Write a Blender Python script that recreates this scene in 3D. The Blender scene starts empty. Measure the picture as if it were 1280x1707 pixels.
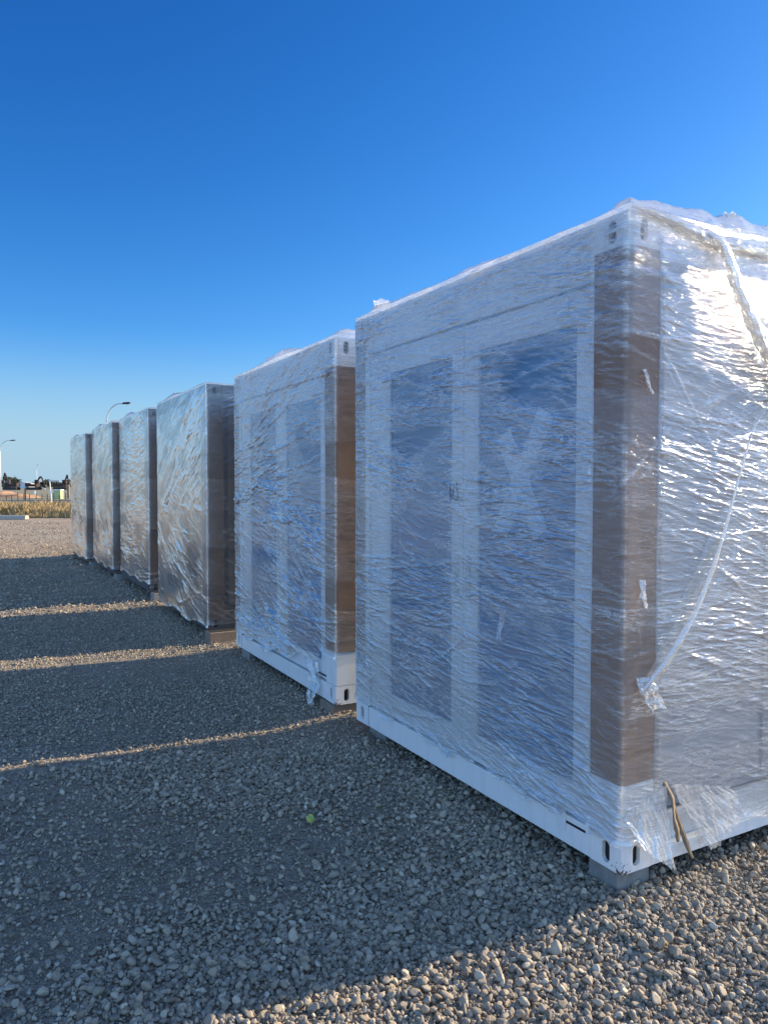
import bpy, bmesh, math, random
import numpy as np
from mathutils import Vector, Matrix, noise as mnoise

R = math.radians
scene = bpy.context.scene
C = scene.collection

# ------------------------------------------------------------------ camera
cam_d = bpy.data.cameras.new('camera')
cam = bpy.data.objects.new('camera', cam_d)
C.objects.link(cam)
cam.location = (0, 0, 1.61)
cam.rotation_euler = (R(90 - 2.09), 0, 0)
cam_d.sensor_fit = 'VERTICAL'
cam_d.sensor_height = 32.0
cam_d.lens = 32.0 * 1258 / 1707
cam_d.clip_start = 0.05
cam_d.clip_end = 9000
scene.camera = cam

# ------------------------------------------------------------------ row axes
TH = 0.5084
U = Vector((-math.sin(TH), math.cos(TH), 0))      # along the row, away from the camera
V = Vector((math.cos(TH), math.sin(TH), 0))       # along each container
P0 = Vector((0.9034, 2.8183, 0))

# ------------------------------------------------------------------ light
SUN_EL = 22.0
SUN_OFF = 5.5
sd = V * math.cos(R(SUN_OFF)) - U * math.sin(R(SUN_OFF))       # horizontal direction towards the sun
SUN_AZ = math.atan2(sd.x, sd.y)                                # clockwise from +Y
to_sun = Vector((sd.x * math.cos(R(SUN_EL)), sd.y * math.cos(R(SUN_EL)), math.sin(R(SUN_EL))))
sun_d = bpy.data.lights.new('sun', 'SUN')
sun_d.energy = 5.0
sun_d.angle = R(0.53)
sun_d.color = (1.0, 0.84, 0.60)
sun = bpy.data.objects.new('sun', sun_d)
C.objects.link(sun)
sun.rotation_euler = to_sun.to_track_quat('Z', 'Y').to_euler()

w = bpy.data.worlds.new('World')
scene.world = w
w.use_nodes = True
nt = w.node_tree
nt.nodes.clear()
sky = nt.nodes.new('ShaderNodeTexSky')
sky.sky_type = 'NISHITA'
sky.sun_disc = False
sky.sun_elevation = R(SUN_EL)
sky.sun_rotation = SUN_AZ
sky.altitude = 0
sky.air_density = 1.0
sky.dust_density = 0.35
sky.ozone_density = 3.0
bg = nt.nodes.new('ShaderNodeBackground')
bg.inputs['Strength'].default_value = 0.092
out = nt.nodes.new('ShaderNodeOutputWorld')
# deepen the blue of the clear evening sky
k_ = 0.191
def vmul(src, col):
    nd = nt.nodes.new('ShaderNodeVectorMath'); nd.operation = 'MULTIPLY'
    nt.links.new(src, nd.inputs[0]); nd.inputs[1].default_value = col
    return nd.outputs[0]
a_ = vmul(sky.outputs[0], (k_, k_, k_))
mn = nt.nodes.new('ShaderNodeVectorMath'); mn.operation = 'MINIMUM'
nt.links.new(a_, mn.inputs[0]); mn.inputs[1].default_value = (1.35, 1.9, 2.1)
sep = nt.nodes.new('ShaderNodeSeparateXYZ'); nt.links.new(mn.outputs[0], sep.inputs[0])
cmb = nt.nodes.new('ShaderNodeCombineXYZ')
for ch_, (g_, a2) in enumerate(((2.2, 0.95), (1.41, 0.80), (1.1, 1.02))):
    pw = nt.nodes.new('ShaderNodeMath'); pw.operation = 'POWER'; nt.links.new(sep.outputs[ch_], pw.inputs[0]); pw.inputs[1].default_value = g_
    ml = nt.nodes.new('ShaderNodeMath'); ml.operation = 'MULTIPLY'; nt.links.new(pw.outputs[0], ml.inputs[0]); ml.inputs[1].default_value = a2 / k_
    nt.links.new(ml.outputs[0], cmb.inputs[ch_])
# pale low haze of the real sky near the horizon
geo = nt.nodes.new('ShaderNodeTexCoord'); sz_n = nt.nodes.new('ShaderNodeSeparateXYZ'); nt.links.new(geo.outputs['Generated'], sz_n.inputs[0])
hz = nt.nodes.new('ShaderNodeMapRange'); hz.interpolation_type = 'SMOOTHSTEP'
nt.links.new(sz_n.outputs['Z'], hz.inputs['Value'])
hz.inputs['From Min'].default_value = 0.0; hz.inputs['From Max'].default_value = 0.20
hz.inputs['To Min'].default_value = 0.92; hz.inputs['To Max'].default_value = 0.0
hm = nt.nodes.new('ShaderNodeMix'); hm.data_type = 'VECTOR'
nt.links.new(hz.outputs[0], hm.inputs[0]); nt.links.new(cmb.outputs[0], hm.inputs[4])
hm.inputs[5].default_value = (0.40 / k_, 0.62 / k_, 0.78 / k_)
# extra brightness added to the unseen sky behind the viewer, lifting the shaded faces
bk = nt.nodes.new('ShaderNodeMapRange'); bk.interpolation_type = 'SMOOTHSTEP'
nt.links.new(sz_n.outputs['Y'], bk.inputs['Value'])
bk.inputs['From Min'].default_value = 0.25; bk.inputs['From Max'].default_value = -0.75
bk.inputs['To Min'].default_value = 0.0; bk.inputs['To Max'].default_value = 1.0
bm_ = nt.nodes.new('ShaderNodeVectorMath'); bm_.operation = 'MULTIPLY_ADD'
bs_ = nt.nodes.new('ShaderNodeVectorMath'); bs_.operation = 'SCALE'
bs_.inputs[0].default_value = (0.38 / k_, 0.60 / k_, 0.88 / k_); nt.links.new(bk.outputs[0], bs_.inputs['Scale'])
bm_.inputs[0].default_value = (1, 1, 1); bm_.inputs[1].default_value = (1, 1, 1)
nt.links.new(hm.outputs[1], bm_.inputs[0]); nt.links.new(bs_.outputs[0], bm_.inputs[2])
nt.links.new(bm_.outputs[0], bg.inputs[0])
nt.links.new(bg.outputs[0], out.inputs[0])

scene.view_settings.view_transform = 'Standard'
scene.view_settings.look = 'None'
scene.view_settings.exposure = 1.05
scene.view_settings.gamma = 1.0
scene.cycles.transparent_max_bounces = 12
scene.cycles.sample_clamp_indirect = 6.0

# ------------------------------------------------------------------ helpers
rng = np.random.default_rng(11)
random.seed(5)


def tag(o, label=None, cat=None, group=None, kind=None):
    if label: o['label'] = label
    if cat: o['category'] = cat
    if group: o['group'] = group
    if kind: o['kind'] = kind
    return o


def empty(name, loc, rz=0, label=None, cat=None, group=None):
    o = bpy.data.objects.new(name, None)
    C.objects.link(o)
    o.location = loc
    o.rotation_euler = (0, 0, rz)
    o.empty_display_size = 0.2
    return tag(o, label, cat, group)


def copy_tree(o, parent=None):
    c = o.copy()
    C.objects.link(c)
    c.parent = parent
    for ch in list(o.children):
        copy_tree(ch, c)
    return c


class MB:
    """collects shapes for one mesh object"""
    def __init__(self):
        self.bm = bmesh.new()

    def box(self, a, b, bev=0.0):
        x0, y0, z0 = [min(a[i], b[i]) for i in range(3)]
        x1, y1, z1 = [max(a[i], b[i]) for i in range(3)]
        vs = [self.bm.verts.new(p) for p in [(x0,y0,z0),(x1,y0,z0),(x1,y1,z0),(x0,y1,z0),(x0,y0,z1),(x1,y0,z1),(x1,y1,z1),(x0,y1,z1)]]
        fs = []
        for f in [(0,3,2,1),(4,5,6,7),(0,1,5,4),(1,2,6,5),(2,3,7,6),(3,0,4,7)]:
            fs.append(self.bm.faces.new([vs[i] for i in f]))
        if bev > 0:
            es = list({e for f in fs for e in f.edges})
            bmesh.ops.bevel(self.bm, geom=es, offset=bev, segments=2, affect='EDGES', profile=0.5)
        return self

    def tube(self, pts, rad, n=8, cap=True):
        pts = [Vector(p) for p in pts]
        rads = rad if isinstance(rad, (list, tuple)) else [rad] * len(pts)
        rings = []
        up = Vector((0, 0, 1))
        for i, p in enumerate(pts):
            t = (pts[min(i + 1, len(pts) - 1)] - pts[max(i - 1, 0)]).normalized()
            a = t.cross(up)
            if a.length < 1e-3: a = t.cross(Vector((1, 0, 0)))
            a.normalize()
            b = a.cross(t)
            rings.append([self.bm.verts.new(p + (a * math.cos(2*math.pi*k/n) + b * math.sin(2*math.pi*k/n)) * rads[i]) for k in range(n)])
        for i in range(len(rings) - 1):
            for k in range(n):
                self.bm.faces.new([rings[i][k], rings[i][(k+1) % n], rings[i+1][(k+1) % n], rings[i+1][k]])
        if cap:
            self.bm.faces.new(rings[0][::-1])
            self.bm.faces.new(rings[-1])
        return self

    def prism(self, prof, y0, y1):
        """profile in x,z extruded along y"""
        a = [self.bm.verts.new((x, y0, z)) for x, z in prof]
        b = [self.bm.verts.new((x, y1, z)) for x, z in prof]
        n = len(prof)
        self.bm.faces.new(a); self.bm.faces.new(b[::-1])
        for i in range(n):
            self.bm.faces.new([a[i], b[i], b[(i+1) % n], a[(i+1) % n]])
        return self

    def build(self, name, mat, parent=None, smooth=False):
        bmesh.ops.recalc_face_normals(self.bm, faces=self.bm.faces[:])
        me = bpy.data.meshes.new(name)
        self.bm.to_mesh(me)
        self.bm.free()
        me.materials.append(mat)
        if smooth:
            me.polygons.foreach_set('use_smooth', [True] * len(me.polygons))
        o = bpy.data.objects.new(name, me)
        C.objects.link(o)
        o.parent = parent
        return o


def np_mesh(name, verts, quads, mat, parent=None, smooth=True, attrs=None):
    me = bpy.data.meshes.new(name)
    verts = np.asarray(verts, dtype=np.float32)
    quads = np.asarray(quads, dtype=np.int32)
    k = quads.shape[1]
    me.vertices.add(len(verts))
    me.vertices.foreach_set('co', verts.ravel())
    me.loops.add(quads.size)
    me.loops.foreach_set('vertex_index', quads.ravel())
    me.polygons.add(len(quads))
    me.polygons.foreach_set('loop_start', np.arange(0, quads.size, k, dtype=np.int32))
    me.polygons.foreach_set('loop_total', np.full(len(quads), k, dtype=np.int32))
    me.polygons.foreach_set('use_smooth', np.full(len(quads), smooth, dtype=bool))
    if attrs:
        for nme, arr in attrs.items():
            a = me.attributes.new(nme, 'FLOAT', 'POINT')
            a.data.foreach_set('value', np.asarray(arr, dtype=np.float32).ravel())
    me.update(calc_edges=True)
    me.validate()
    me.materials.append(mat)
    o = bpy.data.objects.new(name, me)
    C.objects.link(o)
    o.parent = parent
    return o


def vnoise(x, y, seed=0):
    xi = np.floor(x).astype(np.int64); yi = np.floor(y).astype(np.int64)
    xf = x - xi; yf = y - yi
    xf = xf * xf * (3 - 2 * xf); yf = yf * yf * (3 - 2 * yf)
    def h(a, b):
        n = (a * 374761393 + b * 668265263 + seed * 1274126177) & 0xffffffff
        n = ((n ^ (n >> 13)) * 1274126177) & 0xffffffff
        n = n ^ (n >> 16)
        return (n & 0xffff) / 65535.0
    return (h(xi, yi) * (1-xf) + h(xi+1, yi) * xf) * (1-yf) + (h(xi, yi+1) * (1-xf) + h(xi+1, yi+1) * xf) * yf


def fbm(x, y, seed=0, o=4):
    s = 0; a = 0.5; t = 0
    for i in range(o):
        s = s + a * vnoise(x * 2**i, y * 2**i, seed + i * 17); t += a; a *= 0.5
    return s / t

# ------------------------------------------------------------------ materials
class NT:
    def __init__(self, name):
        self.m = bpy.data.materials.new(name)
        self.m.use_nodes = True
        self.t = self.m.node_tree
        self.t.nodes.clear()
        self.out = self.t.nodes.new('ShaderNodeOutputMaterial')

    def n(self, kind, **kw):
        nd = self.t.nodes.new(kind)
        for k, v in kw.items():
            if k.startswith('_'):
                setattr(nd, k[1:], v)
        for k, v in kw.items():
            if not k.startswith('_'):
                key = int(k[1:]) if k[0] == 'i' and k[1:].isdigit() else k.replace('__', ' ')
                if isinstance(v, bpy.types.NodeSocket): self.t.links.new(v, nd.inputs[key])
                else: nd.inputs[key].default_value = v
        return nd

    def math(self, op, a, b=0.0, clamp=False):
        nd = self.n('ShaderNodeMath', _operation=op, _use_clamp=clamp, i0=a, i1=b)
        return nd.outputs[0]

    def coords(self, scale=(1,1,1), rot=(0,0,0), src='Object'):
        tc = self.n('ShaderNodeTexCoord')
        mp = self.n('ShaderNodeMapping', Vector=tc.outputs[src], Scale=scale, Rotation=rot)
        return mp.outputs[0]

    def noise(self, vec, scale, detail=4, rough=0.55, dist=0.0):
        return self.n('ShaderNodeTexNoise', Vector=vec, Scale=scale, Detail=detail, Roughness=rough, Distortion=dist).outputs['Fac']

    def ramp(self, fac, stops, mode='LINEAR'):
        nd = self.n('ShaderNodeValToRGB', Fac=fac)
        nd.color_ramp.interpolation = mode
        e = nd.color_ramp.elements
        while len(e) < len(stops): e.new(0.5)
        for i, (p, c) in enumerate(stops):
            e[i].position = p
            e[i].color = (*c, 1) if len(c) == 3 else c
        return nd.outputs[0]

    def mix(self, fac, a, b):
        nd = self.t.nodes.new('ShaderNodeMix')
        nd.data_type = 'RGBA'
        for s, v in ((nd.inputs[0], fac), (nd.inputs[6], a), (nd.inputs[7], b)):
            if isinstance(v, bpy.types.NodeSocket): self.t.links.new(v, s)
            else: s.default_value = v if not isinstance(v, tuple) or len(v) == 4 else (*v, 1)
        return nd.outputs[2]

    def bump(self, h, strength=0.3, dist=0.01, normal=None):
        nd = self.n('ShaderNodeBump', Height=h, Strength=strength, Distance=dist)
        if normal is not None: self.t.links.new(normal, nd.inputs['Normal'])
        return nd.outputs[0]

    def principled(self, **kw):
        p = self.n('ShaderNodeBsdfPrincipled', **kw)
        self.t.links.new(p.outputs[0], self.out.inputs[0])
        return self.m

    def surf(self, s):
        self.t.links.new(s, self.out.inputs[0])
        return self.m


def simple(name, col, rough=0.6, metal=0.0, var=0.12, scale=8.0, bump=0.0):
    t = NT(name)
    c = t.coords()
    f = t.noise(c, scale, 5)
    a = tuple(x * (1 - var) for x in col); b = tuple(min(1, x * (1 + var)) for x in col)
    colr = t.mix(f, a, b)
    kw = dict(Base__Color=colr, Roughness=rough, Metallic=metal)
    if bump: kw['Normal'] = t.bump(t.noise(c, scale * 6, 4), bump, 0.004)
    return t.principled(**kw)


def paint_mat(name, col, dirt=(0.20, 0.15, 0.10), dirt_amt=0.5):
    t = NT(name)
    c = t.coords()
    big = t.noise(c, 2.2, 5)
    streak = t.noise(t.coords(scale=(6, 6, 1.2)), 3.0, 4)
    spots = t.noise(c, 60, 3)
    sm = t.math('MULTIPLY', t.math('GREATER_THAN', spots, 0.71), 0.6)
    col1 = t.mix(big, tuple(x * 0.93 for x in col), col)
    col2 = t.mix(t.math('MULTIPLY', t.math('SUBTRACT', streak, 0.5, True), dirt_amt), col1, dirt)
    col3 = t.mix(t.math('MULTIPLY', sm, dirt_amt), col2, dirt)
    xyz = t.n('ShaderNodeSeparateXYZ', Vector=t.n('ShaderNodeTexCoord').outputs['Object'])
    cr = t.math('SUBTRACT', 1.0, t.math('MULTIPLY', t.math('ADD', t.math('ABSOLUTE', xyz.outputs[0]), t.math('ABSOLUTE', xyz.outputs[1])), 9.0), True)
    lo = t.math('SUBTRACT', 1.0, t.math('MULTIPLY', xyz.outputs[2], 9.0), True)
    rn = t.math('GREATER_THAN', t.math('ADD', t.noise(c, 70, 5, 0.7), t.math('MULTIPLY', t.math('MULTIPLY', cr, lo), 0.35)), 0.78)
    col3 = t.mix(rn, col3, (0.10, 0.05, 0.03))
    return t.principled(Base__Color=col3, Roughness=t.math('ADD', t.math('MULTIPLY', big, 0.2), 0.28),
                        Normal=t.bump(t.noise(c, 90, 3), 0.05, 0.002))


def film_mat(name, haze=0.30, refl=0.14, rough=0.10, tint=(0.96, 0.97, 0.98), fine=0.35, thread=0.35):
    t = NT(name)
    at = t.n('ShaderNodeAttribute', _attribute_name='layers')
    # fine creases that run along the wrap, broken by a slow warp
    c1 = t.coords(scale=(6, 6, 150))
    f1 = t.n('ShaderNodeTexNoise', Vector=c1, Scale=1.0, Detail=5, Roughness=0.62, Distortion=0.9).outputs['Fac']
    c2 = t.coords(scale=(18, 18, 90), rot=(0.35, 0.2, 0))
    f2 = t.n('ShaderNodeTexNoise', Vector=c2, Scale=1.3, Detail=4, Roughness=0.6, Distortion=1.6).outputs['Fac']
    rid = t.math('SUBTRACT', 1.0, t.math('MULTIPLY', t.math('ABSOLUTE', t.math('SUBTRACT', f1, 0.5)), 5.0), True)
    hsum = t.math('ADD', t.math('MULTIPLY', rid, 0.8), t.math('MULTIPLY', f2, 1.0))
    nrm = t.bump(hsum, fine, 0.003)
    milky = t.math('MULTIPLY', at.outputs['Fac'], haze)
    milky = t.math('MULTIPLY', milky, t.math('ADD', t.math('MULTIPLY', t.math('SUBTRACT', f1, 0.35, True), 3.2), 0.50), True)
    crease = t.math('MULTIPLY', t.math('POWER', rid, 6.0), 0.10)
    c3 = t.coords(scale=(2.6, 2.6, 30), rot=(0.0, 0.06, 0.0))
    def threads(vec, seed_off, width, dist):
        f = t.n('ShaderNodeTexNoise', Vector=t.n('ShaderNodeVectorMath', _operation='ADD', i0=vec, i1=(seed_off, seed_off, seed_off)).outputs[0], Scale=1.0, Detail=3.5, Roughness=0.6, Distortion=dist).outputs['Fac']
        return t.math('POWER', t.math('SUBTRACT', 1.0, t.math('MULTIPLY', t.math('ABSOLUTE', t.math('SUBTRACT', f, 0.5)), width), True), 1.5)
    zn = t.math('MULTIPLY', t.math('SUBTRACT', t.noise(t.coords(scale=(1.6, 1.6, 3.5)), 1.0, 3, 0.6), 0.38, True), 4.0, True)
    th = t.math('MAXIMUM', threads(c3, 3.1, 22.0, 1.3), t.math('MULTIPLY', threads(t.coords(scale=(4, 4, 17), rot=(0.5, -0.35, 0)), 9.7, 26.0, 1.8), 0.7))
    th = t.math('MULTIPLY', t.math('MULTIPLY', th, zn), thread)
    milky = t.math('ADD', milky, t.math('MULTIPLY', t.math('ADD', crease, th), t.math('MINIMUM', at.outputs['Fac'], 1.0)), True)
    tr = t.n('ShaderNodeBsdfTransparent', Color=(*tint, 1))
    df = t.n('ShaderNodeBsdfDiffuse', Color=(0.82, 0.83, 0.84, 1), Normal=nrm)
    tl = t.n('ShaderNodeBsdfTranslucent', Color=(0.82, 0.82, 0.81, 1), Normal=nrm)
    m0 = t.n('ShaderNodeMixShader', i0=0.45, i1=df.outputs[0], i2=tl.outputs[0])
    m1 = t.n('ShaderNodeMixShader', i0=milky, i1=tr.outputs[0], i2=m0.outputs[0])
    gl = t.n('ShaderNodeBsdfGlossy', Color=(0.95, 0.96, 0.97, 1), Roughness=rough, Normal=nrm)
    lw = t.n('ShaderNodeLayerWeight', Blend=0.35, Normal=nrm)
    rf = t.math('ADD', t.math('MULTIPLY', t.math('POWER', lw.outputs['Facing'], 2.5), 0.55), refl, True)
    rf = t.math('MULTIPLY', rf, t.math('ADD', t.math('MULTIPLY', at.outputs['Fac'], 0.85), 0.10), True)
    m2 = t.n('ShaderNodeMixShader', i0=rf, i1=m1.outputs[0], i2=gl.outputs[0])
    return t.surf(m2.outputs[0])


def cardboard_mat():
    t = NT('cardboard')
    c = t.coords()
    flute = t.noise(t.coords(scale=(3, 3, 0.6)), 6, 4)
    blot = t.noise(c, 7, 5)
    col = t.mix(flute, (0.235, 0.132, 0.080), (0.30, 0.178, 0.115))
    col = t.mix(t.math('MULTIPLY', blot, 0.5), col, (0.15, 0.092, 0.062))
    return t.principled(Base__Color=col, Roughness=0.8, Normal=t.bump(t.noise(t.coords(scale=(200, 200, 8)), 1.0, 2), 0.12, 0.002))


def glass_mat(name, a=(0.015, 0.06, 0.16), b=(0.03, 0.10, 0.24)):
    t = NT(name)
    c = t.coords()
    col = t.mix(t.noise(c, 1.5, 3), a, b)
    return t.principled(Base__Color=col, Roughness=0.08, IOR=1.6, Normal=t.bump(t.noise(c, 1.3, 2), 0.06, 0.05))


def concrete_mat():
    t = NT('concrete')
    c = t.coords()
    col = t.ramp(t.noise(c, 14, 7, 0.65), [(0.25, (0.16, 0.155, 0.145)), (0.55, (0.27, 0.26, 0.24)), (0.8, (0.34, 0.33, 0.30))])
    return t.principled(Base__Color=col, Roughness=0.93, Normal=t.bump(t.noise(c, 120, 5, 0.7), 0.5, 0.006))


def ground_mat():
    t = NT('gravel_ground')
    tc = t.n('ShaderNodeTexCoord').outputs['Object']
    v1 = t.n('ShaderNodeTexVoronoi', Vector=tc, Scale=46.0, Randomness=1.0)
    v2 = t.n('ShaderNodeTexVoronoi', Vector=tc, Scale=120.0, Randomness=1.0)
    n1 = t.noise(tc, 0.55, 6, 0.6)
    n2 = t.noise(tc, 9.0, 6, 0.65)
    n3 = t.noise(tc, 300.0, 3, 0.7)
    dirt = t.ramp(n2, [(0.25, (0.165, 0.117, 0.079)), (0.5, (0.253, 0.188, 0.127)), (0.8, (0.366, 0.281, 0.195))])
    hsv = t.n('ShaderNodeHueSaturation', Saturation=0.0, Color=v1.outputs['Color'])
    stone = t.ramp(hsv.outputs[0], [(0.1, (0.165, 0.135, 0.106)), (0.5, (0.316, 0.263, 0.201)), (0.9, (0.505, 0.421, 0.328))])
    cov = t.ramp(n1, [(0.38, (0.25,)*3), (0.62, (0.95,)*3)])
    col = t.mix(cov, dirt, stone)
    col = t.mix(t.math('MULTIPLY', n3, 0.35), col, (0.094, 0.069, 0.051))
    # towards the paddock: warmer tan soil
    big = t.noise(tc, 0.06, 5, 0.6)
    col = t.mix(t.ramp(big, [(0.48, (0, 0, 0)), (0.62, (0.55,)*3)]), col, (0.355, 0.225, 0.125))
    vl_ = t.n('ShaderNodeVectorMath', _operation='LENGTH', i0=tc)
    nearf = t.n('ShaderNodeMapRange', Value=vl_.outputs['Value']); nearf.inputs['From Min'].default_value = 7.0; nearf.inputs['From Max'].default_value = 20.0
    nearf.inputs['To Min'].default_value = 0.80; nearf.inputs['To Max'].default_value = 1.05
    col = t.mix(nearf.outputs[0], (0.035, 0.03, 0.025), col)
    d1 = t.math('MULTIPLY', v1.outputs['Distance'], -1.0)
    d2 = t.math('MULTIPLY', v2.outputs['Distance'], -0.5)
    h = t.math('ADD', t.math('MULTIPLY', t.math('ADD', d1, d2), t.math('ADD', cov, 0.25)), t.math('MULTIPLY', n2, 0.6))
    return t.principled(Base__Color=col, Roughness=0.95, Normal=t.bump(h, 0.9, 0.02))


def stone_mat():
    t = NT('stone')
    oi = t.n('ShaderNodeObjectInfo')
    tc = t.n('ShaderNodeTexCoord').outputs['Object']
    base = t.ramp(oi.outputs['Random'], [(0.0, (0.154, 0.13, 0.105)), (0.18, (0.242, 0.209, 0.165)), (0.36, (0.388, 0.326, 0.246)), (0.55, (0.321, 0.279, 0.229)),
                                        (0.7, (0.55, 0.473, 0.363)), (0.84, (0.366, 0.273, 0.186)), (0.92, (0.726, 0.638, 0.495)), (1.0, (0.439, 0.367, 0.272))])
    n = t.noise(tc, 2.2, 6, 0.65)
    col = t.mix(t.math('MULTIPLY', n, 0.55), base, (0.22, 0.177, 0.133))
    dust = t.noise(tc, 5.0, 4)
    col = t.mix(t.math('MULTIPLY', t.math('SUBTRACT', dust, 0.45, True), 1.4), col, (0.556, 0.462, 0.337))
    return t.principled(Base__Color=col, Roughness=0.9, Normal=t.bump(t.noise(tc, 6.0, 5, 0.7), 0.35, 0.15))


def vary_mat(name, cols, scale=1.0, rough=0.9):
    t = NT(name)
    tc = t.n('ShaderNodeTexCoord').outputs['Object']
    n = t.noise(tc, scale, 6, 0.7)
    k = len(cols)
    return t.principled(Base__Color=t.ramp(n, [(0.25 + 0.5 * i / (k - 1), c) for i, c in enumerate(cols)]), Roughness=rough)


M = {}
M['white'] = paint_mat('white_paint', (0.80, 0.80, 0.79))
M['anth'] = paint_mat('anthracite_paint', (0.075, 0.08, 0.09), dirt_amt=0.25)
M['panel_white'] = paint_mat('white_panel', (0.74, 0.75, 0.76), dirt_amt=0.2)
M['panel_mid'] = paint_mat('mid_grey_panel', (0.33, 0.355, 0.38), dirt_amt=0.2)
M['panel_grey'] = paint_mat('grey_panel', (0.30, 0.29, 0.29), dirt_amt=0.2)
M['dark'] = simple('dark_void', (0.012, 0.012, 0.013), 0.9)
M['rubber'] = simple('black_rubber', (0.02, 0.02, 0.02), 0.7)
M['film_clear'] = film_mat('stretch_film_clear', haze=0.155, refl=0.15, rough=0.07, fine=0.35, thread=0.9)
M['film_far'] = film_mat('stretch_film_tight', haze=0.075, refl=0.34, rough=0.05, fine=0.3, thread=0.5)
M['film_loose'] = film_mat('stretch_film_bunched', haze=0.50, refl=0.20, rough=0.13, fine=0.12, thread=0.0)
M['card'] = cardboard_mat()
M['card_dark'] = simple('dark_cardboard', (0.085, 0.065, 0.058), 0.8, var=0.25, scale=5)
M['glass'] = glass_mat('blue_glass', (0.065, 0.145, 0.27), (0.10, 0.21, 0.36))
M['glass_dark'] = glass_mat('dark_glass', (0.03, 0.045, 0.06), (0.05, 0.07, 0.09))
M['concrete'] = concrete_mat()
M['tape'] = simple('pale_tape', (0.66, 0.73, 0.80), 0.5)
M['strap'] = simple('tan_strap', (0.22, 0.165, 0.11), 0.75, var=0.35, scale=40)
M['ink'] = simple('marker_ink', (0.02, 0.025, 0.05), 0.6)
M['ground'] = ground_mat()
M['stone'] = stone_mat()
M['galv'] = simple('galvanised_steel', (0.55, 0.56, 0.57), 0.45, 0.3)
M['lampwhite'] = simple('white_pole_paint', (0.75, 0.75, 0.74), 0.5)
M['timber'] = simple('grey_timber', (0.22, 0.17, 0.13), 0.9, var=0.3, scale=20, bump=0.4)
M['dtimber'] = simple('dark_timber', (0.05, 0.04, 0.035), 0.9, var=0.3, scale=20)
M['wire'] = simple('fence_wire', (0.16, 0.14, 0.12), 0.6, 0.4)
M['rust'] = simple('red_brown_machine_paint', (0.045, 0.024, 0.02), 0.8, var=0.3)
M['mdark'] = simple('machine_dark_steel', (0.035, 0.03, 0.03), 0.7, var=0.3)
M['lime'] = simple('lime_green_paint', (0.40, 0.47, 0.22), 0.6)
M['road'] = vary_mat('road_asphalt', [(0.10, 0.10, 0.10), (0.16, 0.16, 0.155)], 3.0)
M['mound'] = vary_mat('orange_soil', [(0.26, 0.13, 0.07), (0.42, 0.24, 0.13), (0.5, 0.33, 0.2)], 1.2)
M['leaf'] = vary_mat('dark_foliage', [(0.025, 0.035, 0.02), (0.05, 0.065, 0.035), (0.085, 0.09, 0.05)], 1.5)
M['bark'] = simple('bark', (0.09, 0.065, 0.05), 0.95, var=0.3)
M['straw'] = vary_mat('dry_grass', [(0.12, 0.07, 0.035), (0.34, 0.22, 0.10), (0.46, 0.34, 0.17), (0.22, 0.15, 0.06), (0.15, 0.15, 0.06)], 1.6)
M['scrap'] = simple('yellow_green_plastic', (0.42, 0.48, 0.12), 0.5, var=0.3, scale=60)
M['paddock'] = vary_mat('paddock_soil', [(0.13, 0.12, 0.075), (0.20, 0.18, 0.11), (0.30, 0.24, 0.16)], 0.35)
M['shed'] = simple('pale_shed_wall', (0.6, 0.6, 0.6), 0.8)

# ------------------------------------------------------------------ ground sheet
def axis(lo, hi, fine, a, b):
    """fine spacing between a and b, growing outward"""
    xs = list(np.arange(a, b + 1e-6, fine))
    st = fine
    x = b
    while x < hi:
        st *= 1.16; x += st; xs.append(min(x, hi))
    st = fine; x = a; left = []
    while x > lo:
        st *= 1.16; x -= st; left.append(max(x, lo))
    return np.array(left[::-1] + xs)


def gheight(x, y):
    d = np.sqrt(x * x + y * y)
    h = (fbm(x * 0.7, y * 0.7, 3, 3) - 0.5) * 0.05 + (fbm(x * 4, y * 4, 9, 3) - 0.5) * 0.022
    vv = (x - P0.x) * V.x + (y - P0.y) * V.y
    uu = (x - P0.x) * U.x + (y - P0.y) * U.y
    a = np.clip((vv + 0.55) / 0.6, 0, 1); b = np.clip((uu + 0.75) / 0.75, 0, 1)
    ridge = 0.040 * a * a * (3 - 2 * a) * b * b * (3 - 2 * b)
    return h * np.clip(1.3 - d / 40.0, 0.0, 1.0) - 0.012 + ridge * (uu < 16.5)


gx = axis(-3500, 3500, 0.06, -5, 4)
gy = axis(-300, 5000, 0.06, 0.8, 9)
X, Y = np.meshgrid(gx, gy)
Z = gheight(X, Y)
nx, ny = len(gx), len(gy)
I = np.arange(nx * ny).reshape(ny, nx)
q = np.stack([I[:-1, :-1], I[:-1, 1:], I[1:, 1:], I[1:, :-1]], -1).reshape(-1, 4)
go = np_mesh('ground', np.stack([X, Y, Z], -1).reshape(-1, 3), q, M['ground'])
tag(go, kind='structure')


def strip(name, pts, z, mat):
    b = MB()
    vs = [b.bm.verts.new((x, y, z)) for x, y in pts]
    b.bm.faces.new(vs)
    return b.build(name, mat)


tag(strip('paddock', [(-3000, 48), (3000, 48), (3000, 4500), (-3000, 4500)], 0.01, M['paddock']), kind='structure')
tag(strip('road', [(-400, 64), (400, 64), (400, 72), (-400, 72)], 0.03, M['road']), kind='structure')
rk = MB()
rk.box((-400, 63.7, 0), (400, 64.0, 0.13)); rk.box((-400, 72.0, 0), (400, 72.3, 0.13))
tag(rk.build('road_kerb', M['concrete']), kind='structure')

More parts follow.
